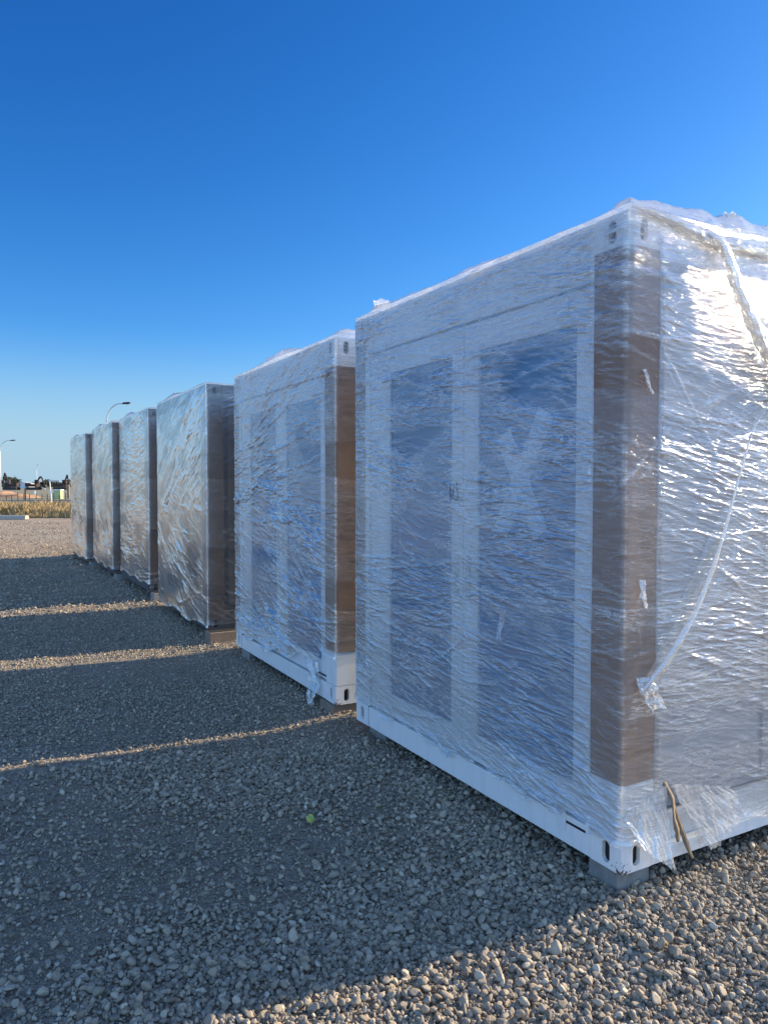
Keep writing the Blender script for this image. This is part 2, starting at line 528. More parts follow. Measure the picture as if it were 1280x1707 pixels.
# ------------------------------------------------------------------ gravel stones
def stone_mesh(seed):
    r = np.random.default_rng(seed)
    bm = bmesh.new()
    bmesh.ops.create_icosphere(bm, subdivisions=3, radius=1.0)
    nrm = r.normal(size=(12, 3)); nrm /= np.linalg.norm(nrm, axis=1)[:, None]
    dist = r.uniform(0.55, 1.0, 12)
    sc = np.array([r.uniform(0.85, 1.25), r.uniform(0.7, 1.0), r.uniform(0.5, 0.78)])
    for v in bm.verts:
        d = np.array(v.co); d /= np.linalg.norm(d)
        t = nrm @ d
        rr = np.where(t > 0.05, dist / np.maximum(t, 0.05), 9)
        k = 17.0
        rad = -np.log(np.exp(-k * rr).sum() + math.exp(-k * 1.15)) / k
        n = mnoise.noise(Vector(d * 2.3 + seed)) * 0.11
        v.co = Vector((d * (rad + n)) * sc)
    me = bpy.data.meshes.new('stone_shape')
    bm.to_mesh(me); bm.free()
    me.polygons.foreach_set('use_smooth', [True] * len(me.polygons))
    me.materials.append(M['stone'])
    return bpy.data.objects.new('stone_shape', me)


stones = [stone_mesh(100 + i) for i in range(8)]


def scatter(r0, r1, dens, smin, smax, seed, patch=True, gmin=0.0):
    r = np.random.default_rng(seed)
    half = R(43)
    area = half * (r1 * r1 - r0 * r0)
    n = int(area * dens)
    d = np.sqrt(r.uniform(r0 * r0, r1 * r1, n)); a = r.uniform(-half, half, n)
    x = d * np.sin(a); y = d * np.cos(a)
    vv = (x - P0.x) * V.x + (y - P0.y) * V.y
    uu = (x - P0.x) * U.x + (y - P0.y) * U.y
    keep = ~((uu > 0.35) & (vv > 1.3))
    if patch:
        m = fbm(x * 0.9 + 5, y * 0.9, 21, 4)
        near = np.clip(1.0 - np.abs(vv + 0.1) / 0.9, 0, 1) * 0.5          # ridge of loose stone along the row
        lit = np.clip((0.25 - uu) * 1.5, 0, 1) * np.clip(vv + 2.6, 0, 1) * 0.5
        p = np.clip((m - 0.47) * 4.5 + 0.70 + near + lit, gmin, 1)
        keep &= r.uniform(0, 1, n) < p
    x, y = x[keep], y[keep]; n = len(x)
    s = (smin + (smax - smin) * r.beta(1.5, 3.2, n)) * 0.5
    z = gheight(x, y) + s * r.uniform(-0.2, 1.0, n) * (1.0 + 0.8 * fbm(x * 6, y * 6, 44, 2))
    return x, y, z, s


parts = [
    scatter(1.2, 4.6, 3000, 0.012, 0.047, 1, gmin=0.15),
    scatter(1.2, 4.6, 6000, 0.009, 0.028, 8, gmin=0.15),
    scatter(1.2, 4.6, 8000, 0.004, 0.012, 2, gmin=0.6),
    scatter(4.6, 10, 2500, 0.009, 0.032, 3, gmin=0.2),
    scatter(4.6, 8, 1800, 0.007, 0.014, 4, gmin=0.4),
    scatter(10, 20, 420, 0.02, 0.05, 5, gmin=0.2),
    scatter(20, 36, 60, 0.03, 0.07, 6, gmin=0.2),
]
sx, sy, sz, ss = [np.concatenate([p[i] for p in parts]) for i in range(4)]
ns = len(sx)
print('stones', ns)
pm = bpy.data.meshes.new('gravel')
pm.vertices.add(ns)
pm.vertices.foreach_set('co', np.stack([sx, sy, sz], -1).astype(np.float32).ravel())
for nm, dt, arr in (('s', 'FLOAT', ss), ('rx', 'FLOAT', rng.normal(0, 0.5, ns)), ('ry', 'FLOAT', rng.normal(0, 0.5, ns)), ('rz', 'FLOAT', rng.uniform(0, 6.28, ns))):
    a = pm.attributes.new(nm, dt, 'POINT'); a.data.foreach_set('value', arr.astype(np.float32))
a = pm.attributes.new('k', 'INT', 'POINT'); a.data.foreach_set('value', rng.integers(0, 8, ns).astype(np.int32))
gravel = bpy.data.objects.new('gravel', pm)
C.objects.link(gravel)
tag(gravel, 'loose grey and tan crushed gravel covering the yard', 'gravel', kind='stuff')
gt = bpy.data.node_groups.new('gravel_scatter', 'GeometryNodeTree')
gt.interface.new_socket('Geometry', in_out='INPUT', socket_type='NodeSocketGeometry')
gt.interface.new_socket('Geometry', in_out='OUTPUT', socket_type='NodeSocketGeometry')
gi = gt.nodes.new('NodeGroupInput'); gout = gt.nodes.new('NodeGroupOutput')
m2p = gt.nodes.new('GeometryNodeMeshToPoints')
g2i = gt.nodes.new('GeometryNodeGeometryToInstance')
for st in stones:
    oi = gt.nodes.new('GeometryNodeObjectInfo'); oi.inputs['Object'].default_value = st
    gt.links.new(oi.outputs['Geometry'], g2i.inputs[0])


def gattr(nm, dt='FLOAT'):
    nd = gt.nodes.new('GeometryNodeInputNamedAttribute'); nd.data_type = dt; nd.inputs['Name'].default_value = nm
    return nd.outputs['Attribute']


iop = gt.nodes.new('GeometryNodeInstanceOnPoints')
iop.inputs['Pick Instance'].default_value = True
rot = gt.nodes.new('ShaderNodeCombineXYZ')
gt.links.new(gattr('rx'), rot.inputs[0]); gt.links.new(gattr('ry'), rot.inputs[1]); gt.links.new(gattr('rz'), rot.inputs[2])
gt.links.new(gi.outputs[0], m2p.inputs['Mesh'])
gt.links.new(m2p.outputs[0], iop.inputs['Points'])
gt.links.new(g2i.outputs[0], iop.inputs['Instance'])
gt.links.new(gattr('k', 'INT'), iop.inputs['Instance Index'])
gt.links.new(rot.outputs[0], iop.inputs['Rotation'])
gt.links.new(gattr('s'), iop.inputs['Scale'])
gt.links.new(iop.outputs[0], gout.inputs[0])
gm = gravel.modifiers.new('scatter', 'NODES'); gm.node_group = gt

# ------------------------------------------------------------------ containers
# local frame: x runs along the container away from its front end, y along the row away from the camera, z up
LEN = 3.0  # unseen length cut short so sun strips reach the ground between containers


def holed_plate(mb, o, eu, ev, nrm, wu, wv, cu, cv, hw, hh, depth, n=28):
    """rectangle wu x wv with a stadium hole, the hole sunk by depth"""
    o, eu, ev, nrm = map(Vector, (o, eu, ev, nrm))
    ring_o, ring_i, ring_d = [], [], []
    for k in range(n):
        a = 2 * math.pi * (k + 0.5) / n
        c, s = math.cos(a), math.sin(a)
        # outer: ray to rectangle
        tx = (wu - cu if c > 0 else cu) / max(abs(c), 1e-6)
        ty = (wv - cv if s > 0 else cv) / max(abs(s), 1e-6)
        t = min(tx, ty)
        po = (cu + c * t, cv + s * t)
        yy = max(-(hh - hw), min(hh - hw, s * hh))
        pi_ = (cu + c * hw, cv + (hh - hw) * (1 if s > 0 else -1) + s * hw)
        ring_o.append(mb.bm.verts.new(o + eu * po[0] + ev * po[1]))
        ring_i.append(mb.bm.verts.new(o + eu * pi_[0] + ev * pi_[1]))
        ring_d.append(mb.bm.verts.new(o + eu * pi_[0] + ev * pi_[1] - nrm * depth))
    for k in range(n):
        j = (k + 1) % n
        mb.bm.faces.new([ring_o[k], ring_o[j], ring_i[j], ring_i[k]])
        mb.bm.faces.new([ring_i[k], ring_i[j], ring_d[j], ring_d[k]])
    # square the outer corners
    for (a, b) in ((0, 0), (wu, 0), (wu, wv), (0, wv)):
        p = o + eu * a + ev * b
        d = sorted(range(n), key=lambda k: (ring_o[k].co - p).length)[:2]
        vv = mb.bm.verts.new(p)
        mb.bm.faces.new([ring_o[d[0]], vv, ring_o[d[1]]])
    return ring_d


def casting(root, fx, fy, z0, h, W, mat):
    """corner casting; fx: 0 front / 1 back end, fy: 0 near / 1 far side"""
    c = 0.16
    m = MB()
    x0 = 0 if fx == 0 else LEN - c
    y0 = 0 if fy == 0 else W - c
    nx_ = -1 if fx == 0 else 1
    ny_ = -1 if fy == 0 else 1
    xf = 0 if fx == 0 else LEN
    yf = 0 if fy == 0 else W
    r1 = holed_plate(m, (xf, y0, z0), (0, 1, 0), (0, 0, 1), (nx_, 0, 0), c, h, c/2, h * 0.5, 0.020, 0.042, 0.018)
    r2 = holed_plate(m, (x0, yf, z0), (1, 0, 0), (0, 0, 1), (0, ny_, 0), c, h, c/2, h * 0.5, 0.020, 0.042, 0.018)
    for zz in (z0, z0 + h):
        m.bm.faces.new([m.bm.verts.new(p) for p in ((x0, y0, zz), (x0 + c, y0, zz), (x0 + c, y0 + c, zz), (x0, y0 + c, zz))])
    o = m.build('corner_casting', mat, root)
    d = MB()
    d.box((min(xf - nx_*0.019, xf - nx_*0.10), y0 + 0.02, z0 + 0.005), (max(xf - nx_*0.019, xf - nx_*0.10), y0 + c - 0.02, z0 + h - 0.005))
    d.box((x0 + 0.02, min(yf - ny_*0.019, yf - ny_*0.10), z0 + 0.008), (x0 + c - 0.02, max(yf - ny_*0.019, yf - ny_*0.10), z0 + h - 0.008))
    d.build('casting_pocket', M['dark'], o)
    return o


def protector(root, fy, z0, z1, W, leg=0.165, mat=None):
    m = MB()
    t = 0.005
    rs = np.random.default_rng(int(z0 * 1000) + int(fy * 7) + int(W * 1e4))
    n = 14
    prof = []
    s = 1 if fy == 0 else -1
    yc = 0 if fy == 0 else W
    r = 0.012
    outp = [(leg, -0.003), (r, -0.003)] + [(r - (r + 0.003) * math.sin(a), r - (r + 0.003) * math.cos(a)) for a in (R(30), R(60))] + [(-0.003, r), (-0.003, leg)]
    inp = [(leg, 0.0008), (r, 0.0008)] + [(r * 0.8, r * 0.6), (0.0008 + r*0.3, r * 0.9)] + [(0.0008, r + 0.002), (0.0008, leg)]
    rings = []
    for i in range(n + 1):
        f = i / n
        z = z0 + (z1 - z0) * f
        dz = 0
        ring = []
        for (x, y) in outp + inp[::-1]:
            k = 0.0025 * math.sin(f * 9 + x * 40) * (1 if max(x, y) > 0.1 else 0)
            zz = z + (rs.uniform(-0.004, 0.004) if i in (0, n) else 0)
            ox, oy = (x, y - max(0, k)) if x > y else (x - max(0, k), y)
            ring.append(m.bm.verts.new((ox, yc + s * oy, zz)))
        rings.append(ring)
    k = len(rings[0])
    for i in range(n):
        for j in range(k):
            m.bm.faces.new([rings[i][j], rings[i][(j+1) % k], rings[i+1][(j+1) % k], rings[i+1][j]])
    m.bm.faces.new(rings[0]); m.bm.faces.new(rings[-1][::-1])
    return m.build('corner_protector', mat or M['card'], root, smooth=False)


def film_walls(root, name, W, H, seed, mat, zlow_end, zlow_side, gap=None, du=0.008, dz=0.003, side_fine=1.3, nstroke=9000,
               amp=1.0, tilt=None, base_layers=0.9, lens=(), bands=(), w_rng=(0.0018, 0.0048), lfac=1.0, cgain=0.9, billow=1.0, extra=None, side_calm=1.0):
    r = np.random.default_rng(seed)
    off = 0.011
    rad = 0.018
    # perimeter path
    pts = []; nrm = []
    xs = list(np.linspace(LEN, side_fine, 24))[:-1] + list(np.arange(side_fine, rad, -du))
    for x in xs: pts.append((x, -off)); nrm.append((0, -1))
    for a in np.linspace(0, math.pi / 2, 7):
        n_ = (-math.sin(a), -math.cos(a)); pts.append((rad + n_[0] * (rad + off), rad + n_[1] * (rad + off))); nrm.append(n_)
    for y in np.arange(rad + du, W - rad, du): pts.append((-off, y)); nrm.append((-1, 0))
    for a in np.linspace(0, math.pi / 2, 7):
        n_ = (-math.cos(a), math.sin(a)); pts.append((rad + n_[0] * (rad + off), W - rad + n_[1] * (rad + off))); nrm.append(n_)
    for x in list(np.arange(rad + 0.02, 0.6, du * 3)) + list(np.linspace(0.6, LEN, 16)): pts.append((x, W + off)); nrm.append((0, 1))
    pts = np.array(pts); nrm = np.array(nrm)
    s = np.concatenate([[0], np.cumsum(np.linalg.norm(np.diff(pts, axis=0), axis=1))])
    s -= s[len(xs) + 3]                       # s = 0 at the near corner, negative along the near side, positive along the end
    zb = -0.02
    zs = np.arange(zb, H + 0.012, dz)
    S, Zg = np.meshgrid(s, zs)
    h = np.zeros_like(S)
    lay = np.full_like(S, base_layers)
    smin, smax = -side_fine, W + 0.15
    # long stretch creases
    bund = None; left_ = 0
    for i in range(nstroke):
        if left_ <= 0:
            bs, bz = r.uniform(smin, smax), r.uniform(0.0, H)
            ba = (tilt(bs, bz) if tilt else 0.0) + r.normal(0, 0.10) + (vnoise(np.array([bs * 2.2]), np.array([bz * 2.2]), seed)[0] - 0.5) * 0.55
            if r.uniform() < 0.06: ba += r.normal(0, 0.9)
            bfan = r.normal(0, 1.4); left_ = int(r.integers(5, 26)); bspr = r.uniform(0.02, 0.10); bL = lfac * (r.gamma(2.2, 0.055) + 0.03); bstr = r.uniform(0.4, 1.25)
        left_ -= 1
        o_ = r.normal(0, bspr); al = r.normal(0, bL * 0.8)
        s0 = bs + al * math.cos(ba) - o_ * math.sin(ba); z0 = bz + al * math.sin(ba) + o_ * math.cos(ba)
        ang = ba + bfan * o_ + r.normal(0, 0.05)
        L = bL * r.uniform(0.4, 1.3)
        wd = r.uniform(*w_rng) * (1 + 1.3 * (r.uniform() < 0.06))
        A = amp * wd * r.uniform(0.2, 0.6) * bstr * (1 if r.uniform() < 0.75 else -0.6)
        kk = r.normal(0, 0.4)
        ex = L + 3 * wd
        i0, i1 = np.searchsorted(s, [s0 - ex, s0 + ex]); 
        ez = abs(math.sin(ang)) * L + 3.5 * wd + abs(kk) * L * L
        j0, j1 = np.searchsorted(zs, [z0 - ez, z0 + ez])
        if i1 - i0 < 2 or j1 - j0 < 2: continue
        ds = S[j0:j1, i0:i1] - s0; dzv = Zg[j0:j1, i0:i1] - z0
        ca, sa = math.cos(ang), math.sin(ang)
        t = ds * ca + dzv * sa; n_ = -ds * sa + dzv * ca - kk * t * t
        win = np.clip(1 - (t / L) ** 2, 0, 1) ** 2
        n_ = n_ + 0.12 * wd * np.sin(t * 60 + i)
        h[j0:j1, i0:i1] += A * np.exp(-(np.abs(n_) / wd) ** 1.35) * win
    zone = 0.30 + 1.1 * np.clip((fbm(S * 1.7 + 3, Zg * 3.2, seed + 51, 3) - 0.3) * 2.2, 0, 1)
    h *= zone * np.where(S < 0, side_calm, 1.0) * np.where((np.abs(S) < 0.17) & (Zg > 0.34) & (Zg < 2.4), np.where(S < 0, 0.35, 0.45), 1.0) * np.where((np.abs(S) < 0.17) & (Zg > 2.4), 0.4, 1.0)
    hs_ = h.copy()
    # slow billow and crumple
    h += amp * billow * 0.007 * (fbm(S * 2.0, Zg * 5.0, seed + 5, 3) - 0.5)
    h += amp * 0.0014 * (fbm(S * 9 + 2 * fbm(S*2, Zg*2, seed+8, 2), Zg * 30, seed + 6, 3) - 0.5)
    # overlapping passes of the film; a crease stacks film and scatters more
    lay += cgain * np.clip(np.abs(hs_) / (amp * w_rng[1] * 0.5) - 0.25, 0, 1.5)
    if extra is not None: lay += extra(S, Zg)
    lay += 0.55 * (fbm(S * 1.3, Zg * 3.5 + S * 0.5, seed + 2, 4) - 0.5)
    for (zc, slope, hw_, a_) in bands:
        d = Zg - (zc + slope * S + 0.05 * (fbm(S * 3, S * 0 + zc, seed + 3, 3) - 0.5))
        lay += a_ * (1 / (1 + np.exp(-(hw_ - np.abs(d)) / 0.004)))
    for (sc, zc, rs_, rz_, rot_, a_) in lens:
        ds = S - sc; dv = Zg - zc
        a = ds * math.cos(rot_) + dv * math.sin(rot_); b = -ds * math.sin(rot_) + dv * math.cos(rot_)
        b = b + 0.02 * np.sin(a * 9 + zc * 5)
        dd = (a / rs_) ** 2 + (np.abs(b) / rz_) ** 1.4 + 0.5 * (fbm(S * 6, Zg * 14, seed + 9, 3) - 0.5)
        lay += a_ / (1 + np.exp((dd - 1) * 7))
    # ends of the wrinkles die at the corners and protectors hold the film off the wall
    edge = np.exp(-(S / 0.02) ** 2) + np.exp(-((S - W) / 0.02) ** 2)
    h *= (1 - 0.75 * np.clip(edge, 0, 1))
    h = np.maximum(h, -0.0065)
    lay = np.clip(lay, 0.05, 2.2)
    px = pts[:, 0][None, :] + nrm[:, 0][None, :] * h
    py = pts[:, 1][None, :] + nrm[:, 1][None, :] * h
    P = np.stack([px, py, Zg], -1)
    # lower border with torn edge
    rag = 0.02 * (fbm(s * 14, s * 0, seed + 31, 4) - 0.5)
    lowb = np.where(s < 0, np.array([zlow_side(-x) for x in s]), np.array([zlow_end(min(x, W)) for x in s])) + rag
    keep = Zg > lowb[None, :]
    if gap is not None:
        keep &= ~gap(-S, Zg + 0.006 * np.sin(S * 400))
    ny_, nx_ = S.shape
    I = np.arange(nx_ * ny_).reshape(ny_, nx_)
    q = np.stack([I[:-1, :-1], I[:-1, 1:], I[1:, 1:], I[1:, :-1]], -1)
    kq = keep[:-1, :-1] & keep[:-1, 1:] & keep[1:, 1:] & keep[1:, :-1]
    q = q[kq][:, ::-1]
    # pull border verts down smoothly: flare the loose hem outwards
    hem = np.exp(-np.clip(Zg - lowb[None, :], 0, 1) / 0.03)
    flare = 0.012 * hem * (0.5 + fbm(S * 8, Zg * 2, seed + 40, 2))
    P[..., 0] += nrm[:, 0][None, :] * flare
    P[..., 1] += nrm[:, 1][None, :] * flare
    used, inv = np.unique(q.ravel(), return_inverse=True)
    return np_mesh(name, P.reshape(-1, 3)[used], inv.reshape(-1, 4), mat, root, True, {'layers': lay.ravel()[used]})


def film_roof(root, W, H, seed, mat, bulge=0.05, hump=()):
    r = np.random.default_rng(seed + 77)
    xs = np.concatenate([np.arange(-0.012, 1.6, 0.012), np.linspace(1.62, LEN, 60)])
    ys = np.arange(-0.012, W + 0.0121, 0.012)
    Xg, Yg = np.meshgrid(xs, ys)
    e = np.minimum(np.minimum(Xg + 0.012, Yg + 0.012), W + 0.012 - Yg)
    lift = np.clip(e / 0.05, 0, 1)
    f = fbm(Xg * 3 + 3, Yg * 3, seed, 4)
    rid = 1 - np.abs(fbm(Xg * 7, Yg * 5, seed + 4, 4) - 0.5) * 4
    Z = H + 0.012 + lift * (bulge * np.clip(f - 0.42, 0, 1) * 1.2 + 0.012 * np.clip(rid, 0, 1) * f + 0.007 * fbm(Xg * 40, Yg * 40, seed + 12, 3))
    for (cx, cy, rx, ry, a) in hump:
        g = np.exp(-((Xg - cx) / rx) ** 2 - ((Yg - cy) / ry) ** 2)
        Z += a * g * (0.15 + 0.9 * fbm(Xg * 9, Yg * 14, seed + 8, 5) + 0.25 * fbm(Xg * 60, Yg * 60, seed + 9, 2)) * np.clip(e / 0.02, 0.25, 1)
    ny_, nx_ = Xg.shape
    I = np.arange(nx_ * ny_).reshape(ny_, nx_)
    q = np.stack([I[:-1, :-1], I[:-1, 1:], I[1:, 1:], I[1:, :-1]], -1).reshape(-1, 4)
    return np_mesh('roof_film', np.stack([Xg, Yg, Z], -1).reshape(-1, 3), q, mat, root, True, {'layers': np.full(Xg.size, 1.0)})


def crumple(root, name, o, eu, ev, wu, wv, seed, mat, amp=0.02, out=(0, 0, 0), taper=0.6, layers=1.2, n=46):
    """small loose piece of film: o origin, eu and ev spanning vectors"""
    o, eu, ev, out = [np.array(t_, float) for t_ in (o, eu, ev, out)]
    nn = np.cross(eu, ev); nn /= np.linalg.norm(nn)
    a = np.linspace(0, 1, n)
    A, B = np.meshgrid(a, a)
    width = 1 - taper * B + 0.25 * (fbm(B * 6, B * 0, seed, 3) - 0.5)
    uu = (A - 0.5) * width * wu + wu * 0.12 * np.sin(B * 4 + seed)
    vv = B * wv * (1 + 0.3 * (fbm(A * 5, A * 0, seed + 3, 3) - 0.5))
    hh = amp * (fbm(A * 4 + B * 2, B * 3, seed + 5, 4) - 0.5) * 3 + amp * 0.6 * (fbm(A * 14, B * 5, seed + 6, 3) - 0.5)
    P = o + uu[..., None] * eu + vv[..., None] * ev + hh[..., None] * nn + (B ** 2)[..., None] * out
    I = np.arange(n * n).reshape(n, n)
    q = np.stack([I[:-1, :-1], I[:-1, 1:], I[1:, 1:], I[1:, :-1]], -1).reshape(-1, 4)
    return np_mesh(name, P.reshape(-1, 3), q, mat, root, True, {'layers': np.full(n * n, layers)})


def sheet(root, name, corners, seed, mat, out=0.03, amp=0.004, layers=1.0, n=60, rag=0.02):
    """hanging flap of film spanned between four corners (top left, top right, bottom right, bottom left)"""
    c = np.array(corners, float)
    a = np.linspace(0, 1, n)
    A, B = np.meshgrid(a, a)
    B2 = B * (1 + rag * 4 * (fbm(A * 9, A * 0, seed, 3) - 0.5) * B)
    A2 = A + (A - 0.5) * rag * 3 * (fbm(B * 8, B * 0, seed + 1, 3) - 0.5)
    P = ((1 - A2) * (1 - B2))[..., None] * c[0] + (A2 * (1 - B2))[..., None] * c[1] + (A2 * B2)[..., None] * c[2] + ((1 - A2) * B2)[..., None] * c[3]
    nn = np.cross(c[1] - c[0], c[3] - c[0]); nn /= np.linalg.norm(nn)
    if nn[1] > 0: nn = -nn
    h = out * B ** 1.3 * (0.5 + 0.8 * fbm(A * 2.2, B * 1.0, seed + 4, 2)) + amp * (fbm(A * 9 + B * 3, B * 2.0, seed + 5, 4) - 0.5) * 7
    h += amp * 2.2 * (fbm(A * 26 - B * 9, B * 3.0, seed + 7, 3) - 0.5)
    P = P + h[..., None] * nn
    I = np.arange(n * n).reshape(n, n)
    q = np.stack([I[:-1, :-1], I[:-1, 1:], I[1:, 1:], I[1:, :-1]], -1).reshape(-1, 4)
    return np_mesh(name, P.reshape(-1, 3), q, mat, root, True, {'layers': np.full(n * n, layers) * (0.8 + 0.4 * fbm(A * 8, B * 8, seed, 3).ravel())})


def rope(root, name, pts, rads, seed, mat, layers=1.3, flat=0.55, nseg=160, n=36):
    """bunched film twisted into a crinkled rope; pts control points (local)"""
    P = np.array(pts, float)
    t = np.linspace(0, len(P) - 1, nseg)
    def cr(arr):
        arr = np.array(arr, float)
        i = np.clip(t.astype(int), 0, len(arr) - 2); f = (t - i)
        g = lambda k: arr[np.clip(i + k, 0, len(arr) - 1)]
        f = f[:, None] if arr.ndim > 1 else f
        return 0.5 * ((2 * g(0)) + (-g(-1) + g(1)) * f + (2*g(-1) - 5*g(0) + 4*g(1) - g(2)) * f**2 + (-g(-1) + 3*g(0) - 3*g(1) + g(2)) * f**3)
    path = cr(P); rad = np.maximum(cr(rads), 0.0008)
    T = np.gradient(path, axis=0); T /= np.linalg.norm(T, axis=1)[:, None]
    outw = np.array([0, -1.0, 0])
    B = np.cross(T, outw); B /= np.linalg.norm(B, axis=1)[:, None]
    N = np.cross(B, T)
    th = np.linspace(0, 2 * math.pi, n, endpoint=False)
    TT, HH = np.meshgrid(t, th, indexing='ij')
    ridg = np.abs(fbm(HH * 3.0 + TT * 0.8, TT * 1.5, seed, 3) - 0.5) * 2.4 + 0.5 * fbm(HH * 6, TT * 22, seed + 2, 3)
    rr = rad[:, None] * (0.55 + 0.75 * ridg)
    V_ = path[:, None, :] + (np.cos(HH) * rr)[..., None] * B[:, None, :] + (np.sin(HH) * rr * flat)[..., None] * N[:, None, :]
    I = np.arange(nseg * n).reshape(nseg, n)
    J = np.roll(I, -1, axis=1)
    q = np.stack([I[:-1], J[:-1], J[1:], I[1:]], -1).reshape(-1, 4)
    return np_mesh(name, V_.reshape(-1, 3), q, mat, root, True, {'layers': np.full(nseg * n, layers)})


def container(loc, yaw, W, H, label, white=True, seed=1, z_rail=0.12, card=(0.345, 2.38), far_card=(0.35, 2.34), detail=1.0, **film):
    root = empty('wrapped_container', loc, TH + yaw, label, 'container', 'containers wrapped in stretch film, standing in a row')
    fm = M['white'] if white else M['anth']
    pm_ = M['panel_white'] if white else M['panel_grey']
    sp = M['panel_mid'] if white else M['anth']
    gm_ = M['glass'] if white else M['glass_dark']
    post = 0.17
    ch = 0.125                       # casting height
    # frame: posts between castings, rails
    m = MB()
    for x0 in (0.0005, LEN - post):
        for y0 in (0.0005, W - post):
            m.box((x0, y0, ch + 0.001), (x0 + post - 0.001, y0 + post - 0.001, H - ch - 0.001), 0.006)
    rt = z_rail
    m.box((0.001, 0.161, 0.0), (0.06, W - 0.161, rt), 0.003)                     # front bottom rail
    m.box((0.001, 0.161, H - 0.225), (0.06, W - 0.161, H - 0.001), 0.003)        # front top rail
    m.box((LEN - 0.06, 0.161, 0.0), (LEN - 0.001, W - 0.161, rt), 0.003)
    m.box((LEN - 0.06, 0.161, H - 0.225), (LEN - 0.001, W - 0.161, H - 0.001), 0.003)
    for y0, y1, yw in ((0.001, 0.055, 0.045), (W - 0.055, W - 0.001, W - 0.055)):
        m.box((0.161, y0, 0.0), (LEN - 0.161, y1, 0.055), 0.002)                 # lower flange
        m.box((0.161, yw, 0.0555), (LEN - 0.161, yw + 0.01, 0.155))              # web
        m.box((0.161, y0 + (0.012 if y0 < 1 else 0), 0.158), (LEN - 0.161, y1 - (0 if y0 < 1 else 0.012), 0.185), 0.002)
        m.box((0.161, y0, H - 0.16), (LEN - 0.161, y1, H - 0.001), 0.003)        # top side rail
    m.build('frame', fm, root)
    for fx in (0, 1):
        for fy in (0, 1):
            casting(root, fx, fy, 0.0, ch, W, fm)
            casting(root, fx, fy, H - ch, ch, W, fm)
    # side walls of folded panels
    for yv in (0.03, W - 0.03):
        m = MB()
        s_ = 1 if yv < 1 else -1
        m.box((0.175, yv, 0.20), (LEN - 0.175, yv + s_ * 0.03, H - 0.165))
        for k in range(4):
            xx = 0.22 + k * 0.65
            m.box((xx, yv - s_ * 0.012, 0.24), (xx + 0.61, yv - s_ * 0.0005, H - 0.20), 0.004)
        m.build('side_wall', sp, root)
    m = MB(); m.box((0.06, 0.06, H - 0.03), (LEN - 0.06, W - 0.06, H - 0.008)); m.build('roof', pm_, root)
    m = MB(); m.box((0.06, 0.06, 0.03), (LEN - 0.06, W - 0.06, 0.16)); m.build('floor', M['dark'], root)
    m = MB(); m.box((LEN - 0.05, 0.175, rt + 0.01), (LEN - 0.02, W - 0.175, H - 0.23)); m.build('back_wall', pm_, root)
    m = MB(); m.box((0.055, 0.172, rt - 0.02), (0.075, W - 0.172, H - 0.24)); m.build('door_recess', M['dark'], root)
    # double door with a tall pane in each leaf
    mid = 1.065 * W / 2.206
    zt = H - 0.235
    for k, (a, b, ga, gb) in enumerate(((0.178, mid - 0.003, 0.278, mid - 0.125), (mid + 0.003, W - 0.178, mid + 0.10, W - 0.405 + 0.0))):
        m = MB()
        z0 = rt + 0.014
        zg0, zg1 = 0.262, H - 0.37
        m.box((0.012, a, z0), (0.05, ga, zt), 0.003)
        m.box((0.012, gb, z0), (0.05, b, zt), 0.003)
        m.box((0.0125, ga - 0.003, z0), (0.05, gb + 0.003, zg0), 0.0)
        m.box((0.0125, ga - 0.003, zg1), (0.05, gb + 0.003, zt), 0.0)
        d = m.build('door', pm_, root)
        m = MB(); m.box((0.024, ga - 0.002, zg0 - 0.002), (0.032, gb + 0.002, zg1 + 0.002)); m.build('glass_pane', gm_, d)
        m = MB()
        yh = mid - 0.05 if k == 0 else mid + 0.05
        m.box((0.004, yh - 0.018, 0.93), (0.0118, yh + 0.018, 1.13), 0.002)
        m.box((-0.004, yh - 0.009, 1.02), (0.0035, yh + (-0.10 if k == 0 else 0.10), 1.038), 0.002)
        m.build('handle', M['galv'], d)
    # corner protectors
    if card: protector(root, 0, card[0], card[1], W, mat=None if white else M['card_dark'])
    if far_card: protector(root, 1, far_card[0], far_card[1], W, leg=0.125)
    if not white:
        m = MB(); m.box((0.0, 0.17, 0.02), (0.0005, W - 0.17, 0.02)); m.bm.free()
    # film
    film_walls(root, 'stretch_film', W, H, seed, film.pop('mat'), **{k: v for k, v in film.items() if k not in ('bulge', 'hump')})
    film_roof(root, W, H, seed, M['film_loose'] if white else M['film_loose'], film.get('bulge', 0.05), film.get('hump', ()))
    return root


def place(s, v, z):
    p = P0 + U * s + V * v
    return (p.x, p.y, z)


# --- first container, white, closest
def t1(s, z):
    if s < 0: return 0.05 + 0.12 * max(0, 1.2 - z) - 0.20 * max(0, z - 1.9)
    return 0.22 * math.exp(-((z - 1.2) / 0.5) ** 2) - 0.10 * max(0, z - 1.9) + 0.25 * max(0, 0.7 - z)


def low_end1(u):
    base = 0.125 + 0.02 * math.sin(u * 9) + 0.012 * math.sin(u * 31)
    if u < 0.16: base = 0.10 + 0.30 * max(0, 0.10 - abs(u - 0.05))
    if u > 1.9: base = 0.135
    return base


def low_side1(v):
    if v < 0.03: return 0.13
    if v < 0.235: return 0.13 - 0.115 * (v - 0.03) / 0.2
    if v < 0.5: return 0.02 + 0.35 * max(0, v - 0.45)
    return 0.055 + 0.025 * math.sin(v * 11)


def gap1(v, z):
    # opening between the two hanging flaps; v measured along the side, z local
    k = np.clip((0.315 - z) / 0.30, 0, 1)
    left = 0.225 - 0.02 * k + 0.010 * np.sin(z * 40)
    right = 0.245 + 0.19 * k ** 0.9
    return (v > left) & (v < right) & (z < 0.315)


